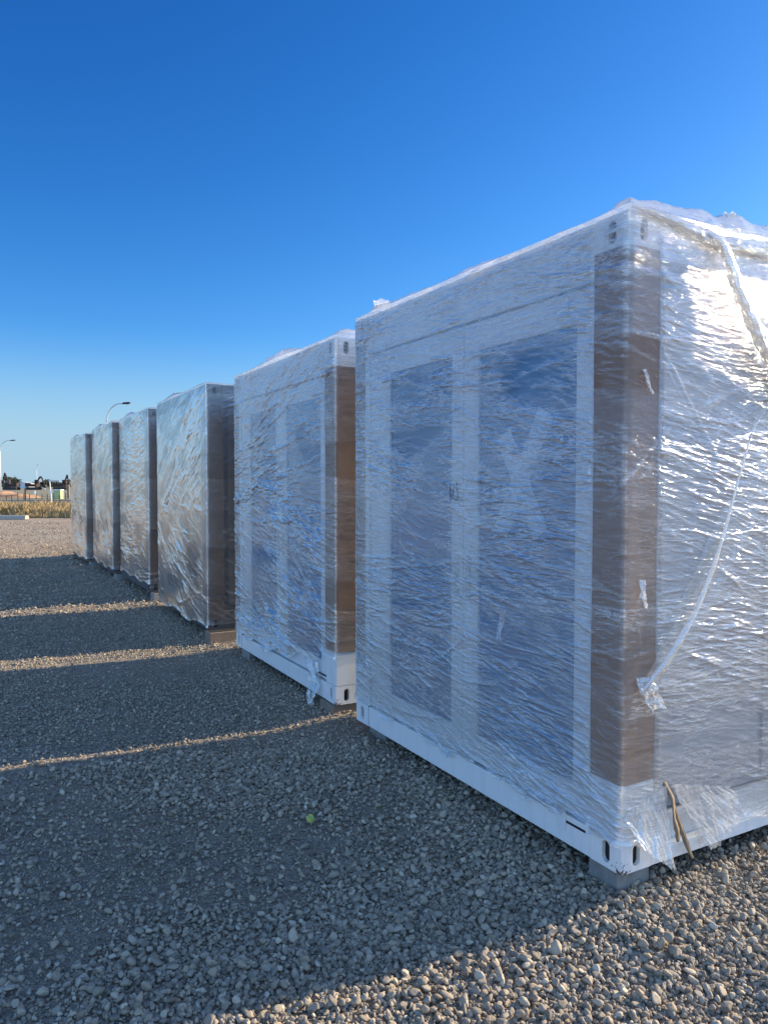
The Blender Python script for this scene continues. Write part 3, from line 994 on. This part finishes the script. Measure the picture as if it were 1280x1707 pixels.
def extra1(S, Zg):
    vl = np.interp(Zg[:, :1], [0.55, 0.70, 1.00, 1.25, 1.55, 1.78, 2.0, 2.5], [0.0, 0.06, 0.36, 0.50, 0.62, 0.75, 1.0, 1.4])
    e = 0.55 / (1 + np.exp(-np.clip((-S - vl) / 0.004, -30, 30))) * (S < 0) * (Zg > 0.60)
    top = 0.9 / (1 + np.exp(-np.clip((Zg - 2.30 + 0.10 * S + 0.04 * fbm(S * 5, Zg * 9, 71, 3)) / 0.012, -30, 30))) * (S < -0.10)
    card = -0.78 * (S > -0.165) * (S < 0.165) * (Zg > 0.345) * (Zg < 2.38)
    cast = -0.85 * (np.abs(S) < 0.17) * (Zg > 2.38)
    return e + 0.3 * top + card + cast - 0.12 * (S < -0.17)


c1 = container(place(0.002, -0.001, 0.12), 0.001, 2.206, 2.505,
               'nearest container, white frame under clear film, glass double door, torn film at its bottom corner',
               white=True, seed=3, mat=M['film_clear'], zlow_end=low_end1, zlow_side=low_side1, gap=gap1, tilt=t1,
               nstroke=24000, lfac=1.25, du=0.007, dz=0.0018, amp=1.45, billow=0.4, cgain=1.5, side_calm=0.6, extra=extra1,
               bands=((1.55, 0.06, 0.30, 0.35), (0.75, -0.05, 0.28, 0.35), (2.30, 0.03, 0.25, 0.5), (0.25, 0.06, 0.20, 0.5), (1.10, 0.12, 0.16, 0.30)),
               lens=((1.62, 1.72, 0.40, 0.07, -0.10, -1.0), (0.45, 1.93, 0.30, 0.13, 0.05, -0.8), (1.3, 0.83, 0.7, 0.05, -0.02, -0.7),
                     (1.2, 0.72, 0.55, 0.035, 0.16, 1.2), (0.55, 1.45, 0.25, 0.30, 0.5, 0.4), (1.95, 1.3, 0.15, 0.9, 0, 0.35), (0.42, 0.85, 0.06, 0.5, -0.45, 0.5)),
               bulge=0.05, hump=((0.35, 0.02, 0.42, 0.07, 0.06), (0.62, 0.06, 0.07, 0.05, 0.03), (1.1, 0.05, 0.5, 0.09, 0.07), (0.04, 1.95, 0.10, 0.12, 0.05), (0.02, 1.1, 0.06, 0.6, 0.02)))

# --- second container, white
def t2(s, z):
    return -0.25 * max(0, z - 1.2) + 0.35 * math.exp(-((z - 0.8) / 0.5) ** 2)


c2 = container(place(2.58, 0.031, 0.105), -0.012, 2.223, 2.49,
               'second container from the camera, white frame under clear film, brown cardboard corner, bare bottom rail',
               white=True, seed=14, mat=M['film_clear'], card=(0.36, 2.30), far_card=(0.30, 2.25), tilt=t2,
               zlow_end=lambda u: 0.30 - 0.16 * min(1, u / 1.2) + 0.03 * math.sin(u * 13) if u > 0.25 else 0.32,
               zlow_side=lambda v: 0.37, nstroke=11000, lfac=1.4, du=0.011, dz=0.0035, side_fine=0.7, amp=1.7, w_rng=(0.0028, 0.0075), billow=0.4, side_calm=0.3, cgain=1.0, extra=lambda S, Z: -0.8 * (S < 0.0) * (Z < 2.3) - 0.3 * (S >= 0) * (S < 0.165),
               bands=((1.2, 0.1, 0.35, 0.4), (2.1, -0.05, 0.3, 0.45), (0.4, 0.08, 0.25, 0.45)),
               lens=((0.45, 1.8, 0.3, 0.12, 0.3, -0.6), (1.3, 0.9, 0.4, 0.1, 0.2, -0.5), (1.0, 0.75, 0.6, 0.05, 0.3, 0.5)),
               bulge=0.07, hump=((0.05, 1.2, 0.12, 0.5, 0.06), (0.2, 0.05, 0.2, 0.12, 0.05)))

# --- four dark containers behind
specs = [
    (5.499, -0.010, 0.129, -0.008, 2.268, 2.492, 21, (0.10, 2.18), 'third container from the camera, dark grey side, shiny film reaching down to its timber block', lambda u: 0.02 + 0.03 * math.sin(u * 6)),
    (8.572, 0.060, 0.133, -0.008, 2.225, 2.511, 34, (0.22, 2.42), 'fourth container from the camera, shiny film with a pale eye-shaped crease at mid height', lambda u: 0.10 + 0.02 * math.sin(u * 8)),
    (11.085, 0.000, 0.135, -0.008, 2.254, 2.501, 45, (0.05, 2.47), 'fifth container from the camera, grey film front, corner strip covering its full height', lambda u: 0.06 + 0.03 * math.sin(u * 7)),
    (13.643, -0.071, 0.106, -0.001, 2.242, 2.489, 56, (0.35, 2.42), 'farthest container of the row, shiny grey film front, next to the sunlit gravel', lambda u: 0.04 + 0.03 * math.sin(u * 5)),
]
for i, (s_, v_, z_, yaw_, W_, H_, seed_, card_, lab_, low_) in enumerate(specs):
    sl = 0.25 if i in (0, 2) else -0.1
    ln = ((0.8, 1.05, 0.55, 0.10, 0.0, 1.3), (0.75, 1.05, 0.40, 0.045, 0.0, -1.2)) if i == 1 else ((0.6, 0.6, 0.3, 0.3, 0.2, -0.4),)
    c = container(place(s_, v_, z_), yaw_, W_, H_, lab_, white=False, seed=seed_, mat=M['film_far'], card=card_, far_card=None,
                  tilt=(lambda s, z, k=i: (-0.55 if z > 1.3 else 0.45) * (0.9 if k in (0, 2) else 0.3)),
                  zlow_end=low_, zlow_side=lambda v: 0.05, nstroke=9500, lfac=2.0, du=0.016, dz=0.004, side_fine=0.5, amp=0.55, w_rng=(0.004, 0.009), billow=0.25, cgain=0.8, side_calm=0.4, extra=lambda S, Z: -0.65 * (S < 0.0),
                  bands=((1.2, 0.08, 0.35, 0.3), (2.1, -0.03, 0.3, 0.3)), lens=ln,
                  bulge=0.05, hump=((0.05, 1.5, 0.12, 0.4, 0.05),))

# --- loose pieces on the first container (local x = v, y = u, z above its base)
def loc1(u, z, out=0.0): return (-out, u, z)


rope(c1, 'film_rope', [(0.40, -0.035, 2.47), (0.47, -0.045, 2.43), (0.53, -0.05, 2.32), (0.60, -0.055, 2.20), (0.70, -0.06, 2.08), (0.82, -0.06, 1.97), (1.0, -0.05, 1.9), (1.3, -0.03, 1.86)],
     [0.010, 0.022, 0.026, 0.030, 0.034, 0.044, 0.03, 0.008], 5, M['film_loose'], 1.5)
rope(c1, 'film_rope', [(1.10, -0.03, 2.05), (0.75, -0.03, 1.78), (0.62, -0.035, 1.55), (0.50, -0.035, 1.25), (0.36, -0.035, 1.00), (0.20, -0.035, 0.82), (0.06, -0.03, 0.70)],
     [0.004, 0.004, 0.005, 0.008, 0.013, 0.017, 0.012], 15, M['film_loose'], 1.0)
rope(c1, 'film_rope', [(0.0, -0.015, 2.512), (0.15, -0.02, 2.50), (0.30, -0.025, 2.475), (0.48, -0.02, 2.45), (0.8, -0.02, 2.46), (1.3, -0.02, 2.44)],
     [0.006, 0.016, 0.022, 0.028, 0.03, 0.02], 25, M['film_loose'], 1.1)
sheet(c1, 'film_flap', [(0.52, -0.02, 1.38), (1.25, -0.02, 2.02), (0.26, -0.03, 0.74), (0.05, -0.024, 0.70)], 61, M['film_loose'], 0.012, 0.0016, 0.30, rag=0.02)
crumple(c1, 'film_scrap', (0.10, -0.03, 0.76), (1, 0, 0), (0, 0, -1), 0.085, 0.13, 4, M['film_loose'], 0.016, (0.03, -0.02, 0), 0.1, 1.2)
crumple(c1, 'film_scrap', (0.07, -0.022, 1.92), (1, 0, 0), (0.4, 0, -1), 0.02, 0.09, 8, M['film_loose'], 0.008, (0, -0.01, 0), 0.2, 1.3)
crumple(c1, 'film_scrap', (0.07, -0.022, 1.13), (1, 0, 0), (0.05, 0, -1), 0.03, 0.10, 9, M['film_loose'], 0.008, (0, -0.015, 0), 0.2, 1.0)
crumple(c1, 'film_scrap', (-0.02, 0.71, 0.92), (0, 1, 0), (0, 0, -1), 0.05, 0.13, 12, M['film_loose'], 0.010, (-0.02, 0, 0), 0.5, 0.5)
crumple(c1, 'film_scrap', (0.60, 0.03, 2.53), (1, 0, 0), (0.2, -0.1, 1), 0.14, 0.07, 19, M['film_loose'], 0.02, (0, 0, 0), 0.5, 1.0)
crumple(c1, 'film_scrap', (0.02, 1.93, 2.53), (0, 1, 0), (0, 0.1, 1), 0.22, 0.06, 22, M['film_loose'], 0.02, (0, 0, 0), 0.6, 0.9)
sheet(c1, 'film_flap', [(0.0, -0.014, 0.235), (0.222, -0.014, 0.315), (0.212, -0.03, 0.005), (0.05, -0.02, 0.115)], 29, M['film_loose'], 0.045, 0.0018, 1.0, rag=0.05)
sheet(c1, 'film_flap', [(0.248, -0.014, 0.312), (0.62, -0.014, 0.23), (0.68, -0.02, 0.105), (0.435, -0.03, 0.022)], 33, M['film_loose'], 0.03, 0.0018, 0.75, rag=0.05)
# ribbons of strap in the gap
def ribbon(root, name, pts, wd, mat, seed=0):
    P = [Vector(p) for p in pts]
    m = MB()
    prev = None
    n = 26
    rr = random.Random(seed)
    for i in range(n + 1):
        t = i / n * (len(P) - 1); k = min(int(t), len(P) - 2); f = t - k
        f2 = f * f * (3 - 2 * f)
        p = P[k].lerp(P[k+1], f)
        tw = 0.5 * math.sin(i * 0.35 + seed)
        dx = Vector((math.cos(tw), -math.sin(tw) * 0.6, 0)) * wd * (1 - 0.25 * (i == n)) * rr.uniform(0.85, 1.1)
        a = m.bm.verts.new(p - dx / 2); b = m.bm.verts.new(p + dx / 2)
        c_ = m.bm.verts.new(p + dx / 2 + Vector((0, 0.0025, 0))); d_ = m.bm.verts.new(p - dx / 2 + Vector((0, 0.0025, 0)))
        cur = [a, b, c_, d_]
        if prev:
            for j in range(4):
                m.bm.faces.new([prev[j], prev[(j+1) % 4], cur[(j+1) % 4], cur[j]])
        else: m.bm.faces.new(cur)
        prev = cur
    m.bm.faces.new(prev)
    return m.build(name, mat, root, smooth=True)


ribbon(c1, 'strap', [(0.215, -0.012, 0.325), (0.245, -0.03, 0.26), (0.25, -0.035, 0.18), (0.27, -0.035, 0.12), (0.28, -0.03, 0.08)], 0.022, M['strap'], 1)
ribbon(c1, 'strap', [(0.225, -0.008, 0.32), (0.255, -0.022, 0.24), (0.30, -0.03, 0.12), (0.345, -0.03, 0.03), (0.37, -0.028, -0.01)], 0.024, M['strap'], 3)
# slot and tape tab at the bottom rail, tape cross on the glass, hand-written number
m = MB(); m.box((-0.0012, 0.19, 0.088), (0.0005, 0.30, 0.098)); m.build('rail_slot', M['dark'], c1)
m = MB(); m.box((-0.004, 0.30, 0.055), (-0.0014, 0.345, 0.13), 0.001); m.build('tape_tab', M['panel_white'], c1)


def bar(mb, p, q, wd, x0, x1):
    (y0, z0), (y1, z1) = p, q
    d = Vector((y1 - y0, z1 - z0)).normalized(); n_ = Vector((-d.y, d.x)) * wd / 2
    c_ = [(y0 + n_.x, z0 + n_.y), (y1 + n_.x, z1 + n_.y), (y1 - n_.x, z1 - n_.y), (y0 - n_.x, z0 - n_.y)]
    a = [mb.bm.verts.new((x0, y, z)) for y, z in c_]; b = [mb.bm.verts.new((x1, y, z)) for y, z in c_]
    mb.bm.faces.new(a); mb.bm.faces.new(b[::-1])
    for i in range(4): mb.bm.faces.new([a[i], b[i], b[(i+1) % 4], a[(i+1) % 4]])


m = MB()
bar(m, (0.47, 1.80), (0.78, 1.27), 0.105, 0.0225, 0.0236)
bar(m, (0.76, 1.72), (0.50, 1.27), 0.105, 0.0212, 0.0223)
m.build('tape_cross', M['tape'], c1)
m = MB()
def pen(pts): m.tube([(-0.0165, y, z) for y, z in pts], 0.0016, 6)
pen([(1.137, 1.492), (1.136, 1.45), (1.134, 1.40)])
pen([(1.118, 1.490), (1.108, 1.492), (1.104, 1.478), (1.110, 1.455), (1.118, 1.43), (1.121, 1.418), (1.108, 1.422), (1.098, 1.418)])
pen([(1.068, 1.488), (1.082, 1.494), (1.084, 1.50)])
pen([(1.083, 1.492), (1.085, 1.47), (1.074, 1.455), (1.070, 1.43), (1.076, 1.412), (1.088, 1.408), (1.096, 1.416)])
m.build('handwritten_number', M['ink'], c1)
# hanging tails on the second container
crumple(c2, 'film_scrap', (-0.02, 0.40, 0.24), (0, 1, 0), (0, -0.35, -1), 0.24, 0.36, 41, M['film_loose'], 0.02, (-0.06, 0, 0), 0.55, 0.9)
m = MB(); m.box((-0.0012, 0.16, 0.16), (0.0005, 0.34, 0.17)); m.build('rail_slot', M['dark'], c2)

# ------------------------------------------------------------------ blocks under the corners
def block(name, s, v, h, dims, label, rz=0.0, mat=None, hollow=True):
    p = P0 + U * s + V * v
    z = float(gheight(np.array([p.x]), np.array([p.y]))[0])
    r_ = empty(name, (p.x, p.y, 0), TH + rz, label, 'block', 'blocks propping up the containers')
    a, b = dims
    m = MB()
    m.box((-a/2, -b/2, z - 0.02), (a/2, b/2, h), 0.006)
    m.build('block_body', mat or M['concrete'], r_)
    m = MB()
    m.box((-a/2 + 0.02, -b/2 + 0.02, h + 0.0002), (a/2 - 0.02, b/2 - 0.02, h + 0.004))
    m.build('packing_shim', M['rubber'], r_)
    return r_


block('concrete_block', 0.125, 0.115, 0.1155, (0.17, 0.16), 'grey concrete block under the near corner of the closest container')
block('concrete_block', 2.05, 0.16, 0.1155, (0.20, 0.20), 'concrete block under the back corner of the closest container, beside the gap')
block('timber_block', 2.70, 0.16, 0.1005, (0.30, 0.22), 'wide brown-grey block under the near corner of the second container', mat=M['timber'])
block('concrete_block', 4.62, 0.18, 0.1005, (0.20, 0.20), 'concrete block under the left corner of the second container')
block('timber_block', 5.46, 0.14, 0.1245, (0.34, 0.20), 'flat timber block under the near corner of the third container', mat=M['timber'])
block('concrete_block', 8.52, 0.20, 0.1285, (0.24, 0.22), 'pale concrete block under the near corner of the fourth container')
block('concrete_block', 11.05, 0.14, 0.1305, (0.24, 0.24), 'concrete block under the near corner of the fifth container')
block('concrete_block', 13.62, 0.10, 0.1015, (0.24, 0.24), 'small concrete block under the near corner of the farthest container')

# yellow-green scrap
m = MB()
bmesh.ops.create_cone(m.bm, cap_ends=True, segments=14, radius1=0.019, radius2=0.016, depth=0.018)
for v_ in m.bm.verts: v_.co.z += 0.006 * mnoise.noise(v_.co * 80)
sc_ = m.build('plastic_cap', M['scrap'], None)
sc_.location = (-0.347, 3.52, 0.03); sc_.rotation_euler = (0.35, 0.2, 0.4)
tag(sc_, 'small crushed yellow-green plastic cap lying alone on the shaded gravel', 'cap')

# ------------------------------------------------------------------ background
def street_lamp(x, y, h, arm, rz, label):
    r_ = empty('street_lamp', (x, y, 0), rz, label, 'street lamp', 'street lamps along the road')
    m = MB(); m.tube([(0, 0, 0), (0, 0, h * 0.45), (0, 0, h * 0.80)], [0.11, 0.085, 0.065], 12); m.build('pole', M['lampwhite'], r_, True)
    m = MB()
    pts = []
    for k in range(13):
        a = k / 12 * math.pi / 2
        pts.append((arm * 0.72 * (1 - math.cos(a)), 0, h * 0.80 + (h * 0.19) * math.sin(a)))
    pts.append((arm * 0.85, 0, h * 0.995))
    m.tube(pts, [0.06] * 10 + [0.05] * 4, 8); m.build('arm', M['galv'], r_, True)
    m = MB(); m.prism([(arm * 0.82, h * 0.985), (arm * 0.88, h * 1.002), (arm * 1.2, h * 1.006), (arm * 1.24, h * 0.996), (arm * 1.1, h * 0.984)], -0.13, 0.13)
    m.build('lamp_head', M['mdark'], r_)
    m = MB(); m.box((-0.18, -0.18, 0), (0.18, 0.18, 0.04)); m.build('base_plate', M['galv'], r_)
    return r_


street_lamp(-25.05, 68.5, 9.0, 1.75, 0, 'white street lamp with curved arm rising behind the fourth and fifth containers')
street_lamp(-63.9, 126, 9.0, 2.1, 0, 'white street lamp with curved arm at the left edge of the photo')
street_lamp(-130.8, 285, 9.0, 1.0, -0.8, 'distant small street lamp beside the middle excavator')


def excavator(x, y, rz, label, boom, stick):
    r_ = empty('excavator', (x, y, 0), rz, label, 'excavator', 'excavators parked on the horizon')
    for sy in (-1, 1):
        m = MB(); m.prism([(-1.7, 0.05), (1.7, 0.05), (2.0, 0.45), (1.7, 0.85), (-1.7, 0.85), (-2.0, 0.45)], sy * 0.75, sy * 1.3)
        m.build('track', M['mdark'], r_)
    m = MB(); m.box((-1.9, -1.2, 0.95), (1.2, 1.2, 1.75), 0.08); m.box((-2.0, -1.15, 1.0), (-1.3, 1.15, 2.05), 0.12); m.build('body', M['rust'], r_)
    m = MB(); m.prism([(0.1, 1.7), (1.3, 1.7), (1.25, 2.2), (0.95, 2.95), (0.1, 2.95)], 0.3, 1.2); cb = m.build('cab', M['rust'], r_)
    m = MB(); m.prism([(0.25, 2.1), (1.15, 2.1), (1.0, 2.8), (0.25, 2.8)], 1.203, 1.22); m.build('cab_window', M['glass_dark'], cb)
    m = MB()
    for a, b in zip(boom[:-1], boom[1:]):
        m.tube([(a[0], 0, a[1]), (b[0], 0, b[1])], [0.26, 0.22], 6)
    m.build('boom', M['rust'], r_)
    m = MB(); m.tube([(stick[0][0], 0.0, stick[0][1]), (stick[1][0], 0, stick[1][1])], [0.2, 0.14], 6); st = m.build('stick', M['rust'], r_)
    bx_, bz_ = stick[1]
    m = MB(); m.prism([(bx_ - 0.1, bz_ + 0.2), (bx_ + 0.35, bz_ + 0.1), (bx_ + 0.5, bz_ - 0.4), (bx_ + 0.1, bz_ - 0.8), (bx_ - 0.4, bz_ - 0.6)], -0.5, 0.5); m.build('bucket', M['mdark'], r_)
    return r_


excavator(-105.9, 215, math.pi, 'excavator with boom folded up into a tall spike, leftmost of the three', [(0.6, 1.6), (1.3, 3.4), (1.9, 4.9)], [(1.9, 4.9), (2.3, 2.6)])
excavator(-101.0, 218, 0, 'excavator with boom and stick bent in a steep arch, beside the small lamp', [(0.8, 1.6), (1.4, 3.1), (2.0, 3.9), (2.5, 3.3)], [(2.4, 3.5), (3.2, 1.4)])
excavator(-93.0, 218, 0, 'excavator with raised pointed boom just left of the farthest container', [(0.9, 1.6), (1.3, 3.2), (1.75, 4.4)], [(1.75, 4.4), (2.1, 2.2)])


def tree(name, x, y, h, wd, label, seed, trunk=0.35, nclump=26):
    r_ = empty(name, (x, y, 0), 0, label, 'tree', 'trees on the horizon')
    rr = np.random.default_rng(seed)
    m = MB(); m.tube([(0, 0, 0), (0.1, 0, h * trunk), (0.0, 0.1, h * 0.7)], [h * 0.05, h * 0.035, h * 0.012], 7)
    for k in range(4):
        a = rr.uniform(0, 6.28); m.tube([(0.08, 0, h * trunk), (math.cos(a) * wd * 0.3, math.sin(a) * wd * 0.3, h * 0.72)], [h * 0.02, h * 0.008], 5)
    m.build('trunk', M['bark'], r_)
    vs = []; n = 0
    cl = np.stack([rr.normal(0, wd * 0.24, nclump), rr.normal(0, wd * 0.24, nclump), h * (0.45 + 0.5 * rr.beta(2, 2, nclump))], -1)
    for c_ in cl:
        k = 60
        p = c_ + rr.normal(0, wd * 0.075, (k, 3)) * (1, 1, 0.7)
        for q_ in p:
            a = rr.normal(0, 1, 3); a /= np.linalg.norm(a); b = np.cross(a, rr.normal(0, 1, 3)); b /= np.linalg.norm(b)
            sz_ = wd * rr.uniform(0.02, 0.045)
            vs += [q_ - a * sz_, q_ + b * sz_, q_ + a * sz_, q_ - b * sz_]
    vs = np.array(vs)
    np_mesh('crown', vs, np.arange(len(vs)).reshape(-1, 4), M['leaf'], r_, False)
    return r_


tree('tree', -149, 300, 4.6, 6.0, 'round dark tree on the horizon at the left edge, behind the leftmost excavator', 1)
tree('tree', -144.2, 296, 4.0, 3.4, 'narrow tree on the horizon just right of the leftmost excavator', 2)
tree('tree', -141, 320, 3.6, 5.0, 'low wide tree on the horizon between the left and middle excavators', 3)
tree('tree', -133, 300, 3.2, 5.5, 'low bushy tree on the horizon left of the small lamp', 4)
tree('tree', -128, 310, 3.4, 6.0, 'spreading tree on the horizon right of the middle excavator', 5)
tree('tree', -123.0, 300, 3.3, 4.5, 'small dark tree on the horizon near the farthest container', 6)

# far belt of scrub on the horizon
rr = np.random.default_rng(77)
vs = []
n = 26000
x = rr.uniform(-520, 160, n); y = 420 + rr.uniform(0, 60, n)
top = 1.6 + 2.6 * fbm(x * 0.05, x * 0, 4, 4)
z = rr.uniform(0, 1, n) ** 0.8 * top
a = rr.uniform(0, 6.28, n); sz_ = rr.uniform(0.25, 0.7, n)
P = np.stack([x, y, z], -1)
A = np.stack([np.cos(a) * sz_, np.sin(a) * sz_ * 0.3, rr.normal(0, 0.2, n)], -1); B = np.stack([rr.normal(0, 0.2, n), rr.normal(0, 0.2, n), sz_ * 0.6], -1)
vs = np.stack([P - A, P - B, P + A, P + B], 1).reshape(-1, 3)
o = np_mesh('scrub_belt', vs, np.arange(len(vs)).reshape(-1, 4), M['leaf'], None, False)
tag(o, 'dark belt of distant scrub along the horizon', 'scrub', kind='stuff')

# dry grass
rr = np.random.default_rng(7)
n = 90000
x = rr.uniform(-34, 4, n); y = 36.3 + 8.5 * rr.beta(1.1, 1.6, n) + 0.8 * (fbm(x * 0.7, x * 0, 2, 3) - 0.5)
cl = fbm(x * 0.9, y * 0.9, 12, 4)
hh = (0.30 + 0.75 * cl) * rr.uniform(0.45, 1.0, n) * np.clip((y - 36.1) / 0.9, 0.35, 1)
a = rr.uniform(0, 6.28, n); wd = rr.uniform(0.006, 0.018, n)
lean = rr.normal(0, 0.22, (n, 2)) * hh[:, None]
b0 = np.stack([x - np.cos(a) * wd, y - np.sin(a) * wd, np.zeros(n)], -1)
b1 = np.stack([x + np.cos(a) * wd, y + np.sin(a) * wd, np.zeros(n)], -1)
m1 = np.stack([x + lean[:, 0] * .4 + np.cos(a) * wd, y + lean[:, 1] * .4 + np.sin(a) * wd, hh * .6], -1)
m0 = np.stack([x + lean[:, 0] * 1.0 - np.cos(a) * wd * .5, y + lean[:, 1] * 1.0, hh], -1)
vs = np.stack([b0, b1, m1, m0], 1).reshape(-1, 3)
o = np_mesh('dry_grass', vs, np.arange(len(vs)).reshape(-1, 4), M['straw'], None, False)
tag(o, 'strip of tall dry straw-coloured grass at the edge of the yard', 'grass', kind='stuff')

# concrete edging beam
r_ = MB()
prof = [(-0.2, 0.0), (0.2, 0.0), (0.17, 0.14), (0.12, 0.18), (-0.12, 0.18), (-0.17, 0.14)]
r_.prism(prof, 0, 9)
kb = r_.build('concrete_beam', simple('pale_concrete', (0.36, 0.33, 0.28), 0.9), None)
kb.location = (-16.55, 35.0, 0); kb.rotation_euler = (0, 0, R(90))
tag(kb, 'long pale concrete wheel stop lying in front of the dry grass', 'wheel stop')

# soil mound
xs = np.linspace(-6, 6, 60); ys = np.linspace(-2.4, 2.4, 24)
Xm, Ym = np.meshgrid(xs, ys)
Zm = np.clip(1 - (Xm / 6) ** 2, 0, 1) ** 0.6 * np.clip(1 - (Ym / 2.4) ** 2, 0, 1) * (0.75 + 0.6 * (fbm(Xm * 0.9, Ym * 0.9, 5, 4) - 0.4))
I = np.arange(Xm.size).reshape(Xm.shape)
q = np.stack([I[:-1, :-1], I[:-1, 1:], I[1:, 1:], I[1:, :-1]], -1).reshape(-1, 4)
o = np_mesh('soil_mound', np.stack([Xm, Ym, Zm - 0.01], -1).reshape(-1, 3), q, M['mound'], None, True)
o.location = (-48.3, 92, 0)
tag(o, 'low mound of orange soil behind the wire fence', 'mound')

# wire fence
fr = empty('wire_fence', (-27.0, 58, 0), 0, 'low wire fence with short dark posts behind the dry grass', 'fence')
fx = [0.0 - 2.6, -2.25, -1.9, -1.35, -0.75, -0.3, 0.15, 0.55, 1.0, 1.45, 1.7, 2.1, 2.6, 3.2]
rrp = random.Random(3)
for k in range(16):
    xx = -3.4 + k * 0.46
    hgt = rrp.uniform(0.74, 0.98)
    m = MB(); m.tube([(xx, 0, 0), (xx + rrp.uniform(-0.05, 0.05), 0, hgt)], 0.03, 7)
    m.build('post', M['dtimber'], fr)
m = MB()
for zz in (0.28, 0.5, 0.68):
    m.tube([(-3.6, -0.035, zz)] + [(-3.4 + k * 0.46, -0.035, zz + rrp.uniform(-0.02, 0.02)) for k in range(16)] + [(3.9, -0.035, zz)], 0.008, 5)
m.build('wire', M['wire'], fr)
m = MB(); m.tube([(-3.7, -0.04, 0.80), (-2.3, -0.04, 0.74), (-1.1, -0.04, 0.78)], 0.028, 6); m.build('top_rail', M['timber'], fr)

m = MB(); m.tube([(0, 0, 0), (0, 0, 1.34)], 0.06, 8)
o = m.build('dark_post', M['dtimber'], None); o.location = (-28.0, 59, 0)
tag(o, 'dark upright post taller than the wire fence beside it', 'post')

# leaning sign post
r_ = empty('street_sign', (-21.95, 50, 0), 0, 'white leaning post with a thin horizontal name blade on top', 'sign')
m = MB(); m.tube([(0, 0, 0), (-0.16, 0, 1.86)], 0.035, 8); m.build('post', M['lampwhite'], r_)
m = MB(); m.box((-0.22, -0.012, 1.80), (0.50, 0.012, 1.90), 0.003); m.build('sign_blade', M['galv'], r_)
m = MB(); m.box((-0.25, -0.012, 1.08), (0.05, 0.012, 1.15), 0.003); m.build('bracket', M['lampwhite'], r_)

m = MB(); m.box((-0.11, -0.11, 0), (0.11, 0.11, 1.6), 0.01)
o = m.build('timber_post', M['timber'], None); o.location = (-35.9, 86, 0)
tag(o, 'thick pale brown post just left of the farthest container', 'post')
for (x_, y_, h_, w_, lab) in ((-55.5, 120, 0.62, 0.28, 'short white marker left of the distant small lamp'), (-103.3, 230, 1.05, 0.5, 'white marker to the right of the middle excavator')):
    m = MB(); m.box((-w_/2, -0.06, 0), (w_/2, 0.06, h_), 0.02)
    o = m.build('marker_post', M['lampwhite'], None); o.location = (x_, y_, 0)
    tag(o, lab, 'marker')
# lime box
r_ = empty('utility_cabinet', (-35.8, 83, 0), 0, 'lime green utility cabinet with a white lid beyond the fence', 'cabinet')
m = MB(); m.box((-0.44, -0.4, 0), (0.44, 0.4, 0.95), 0.03); m.build('cabinet_body', M['lime'], r_)
m = MB(); m.box((-0.49, -0.45, 0.951), (0.49, 0.45, 1.06), 0.03); m.build('lid', M['lampwhite'], r_)
# pale shed
r_ = empty('shed', (-166, 350, 0), 0, 'low pale shed far off between the left excavator and the dark post', 'shed')
m = MB(); m.box((-3, -3, 0), (3, 3, 2.1)); m.build('wall', M['shed'], r_)
m = MB(); m.prism([(-3.2, 2.1), (3.2, 2.1), (0, 2.9)], -3.2, 3.2); m.build('roof', M['galv'], r_)
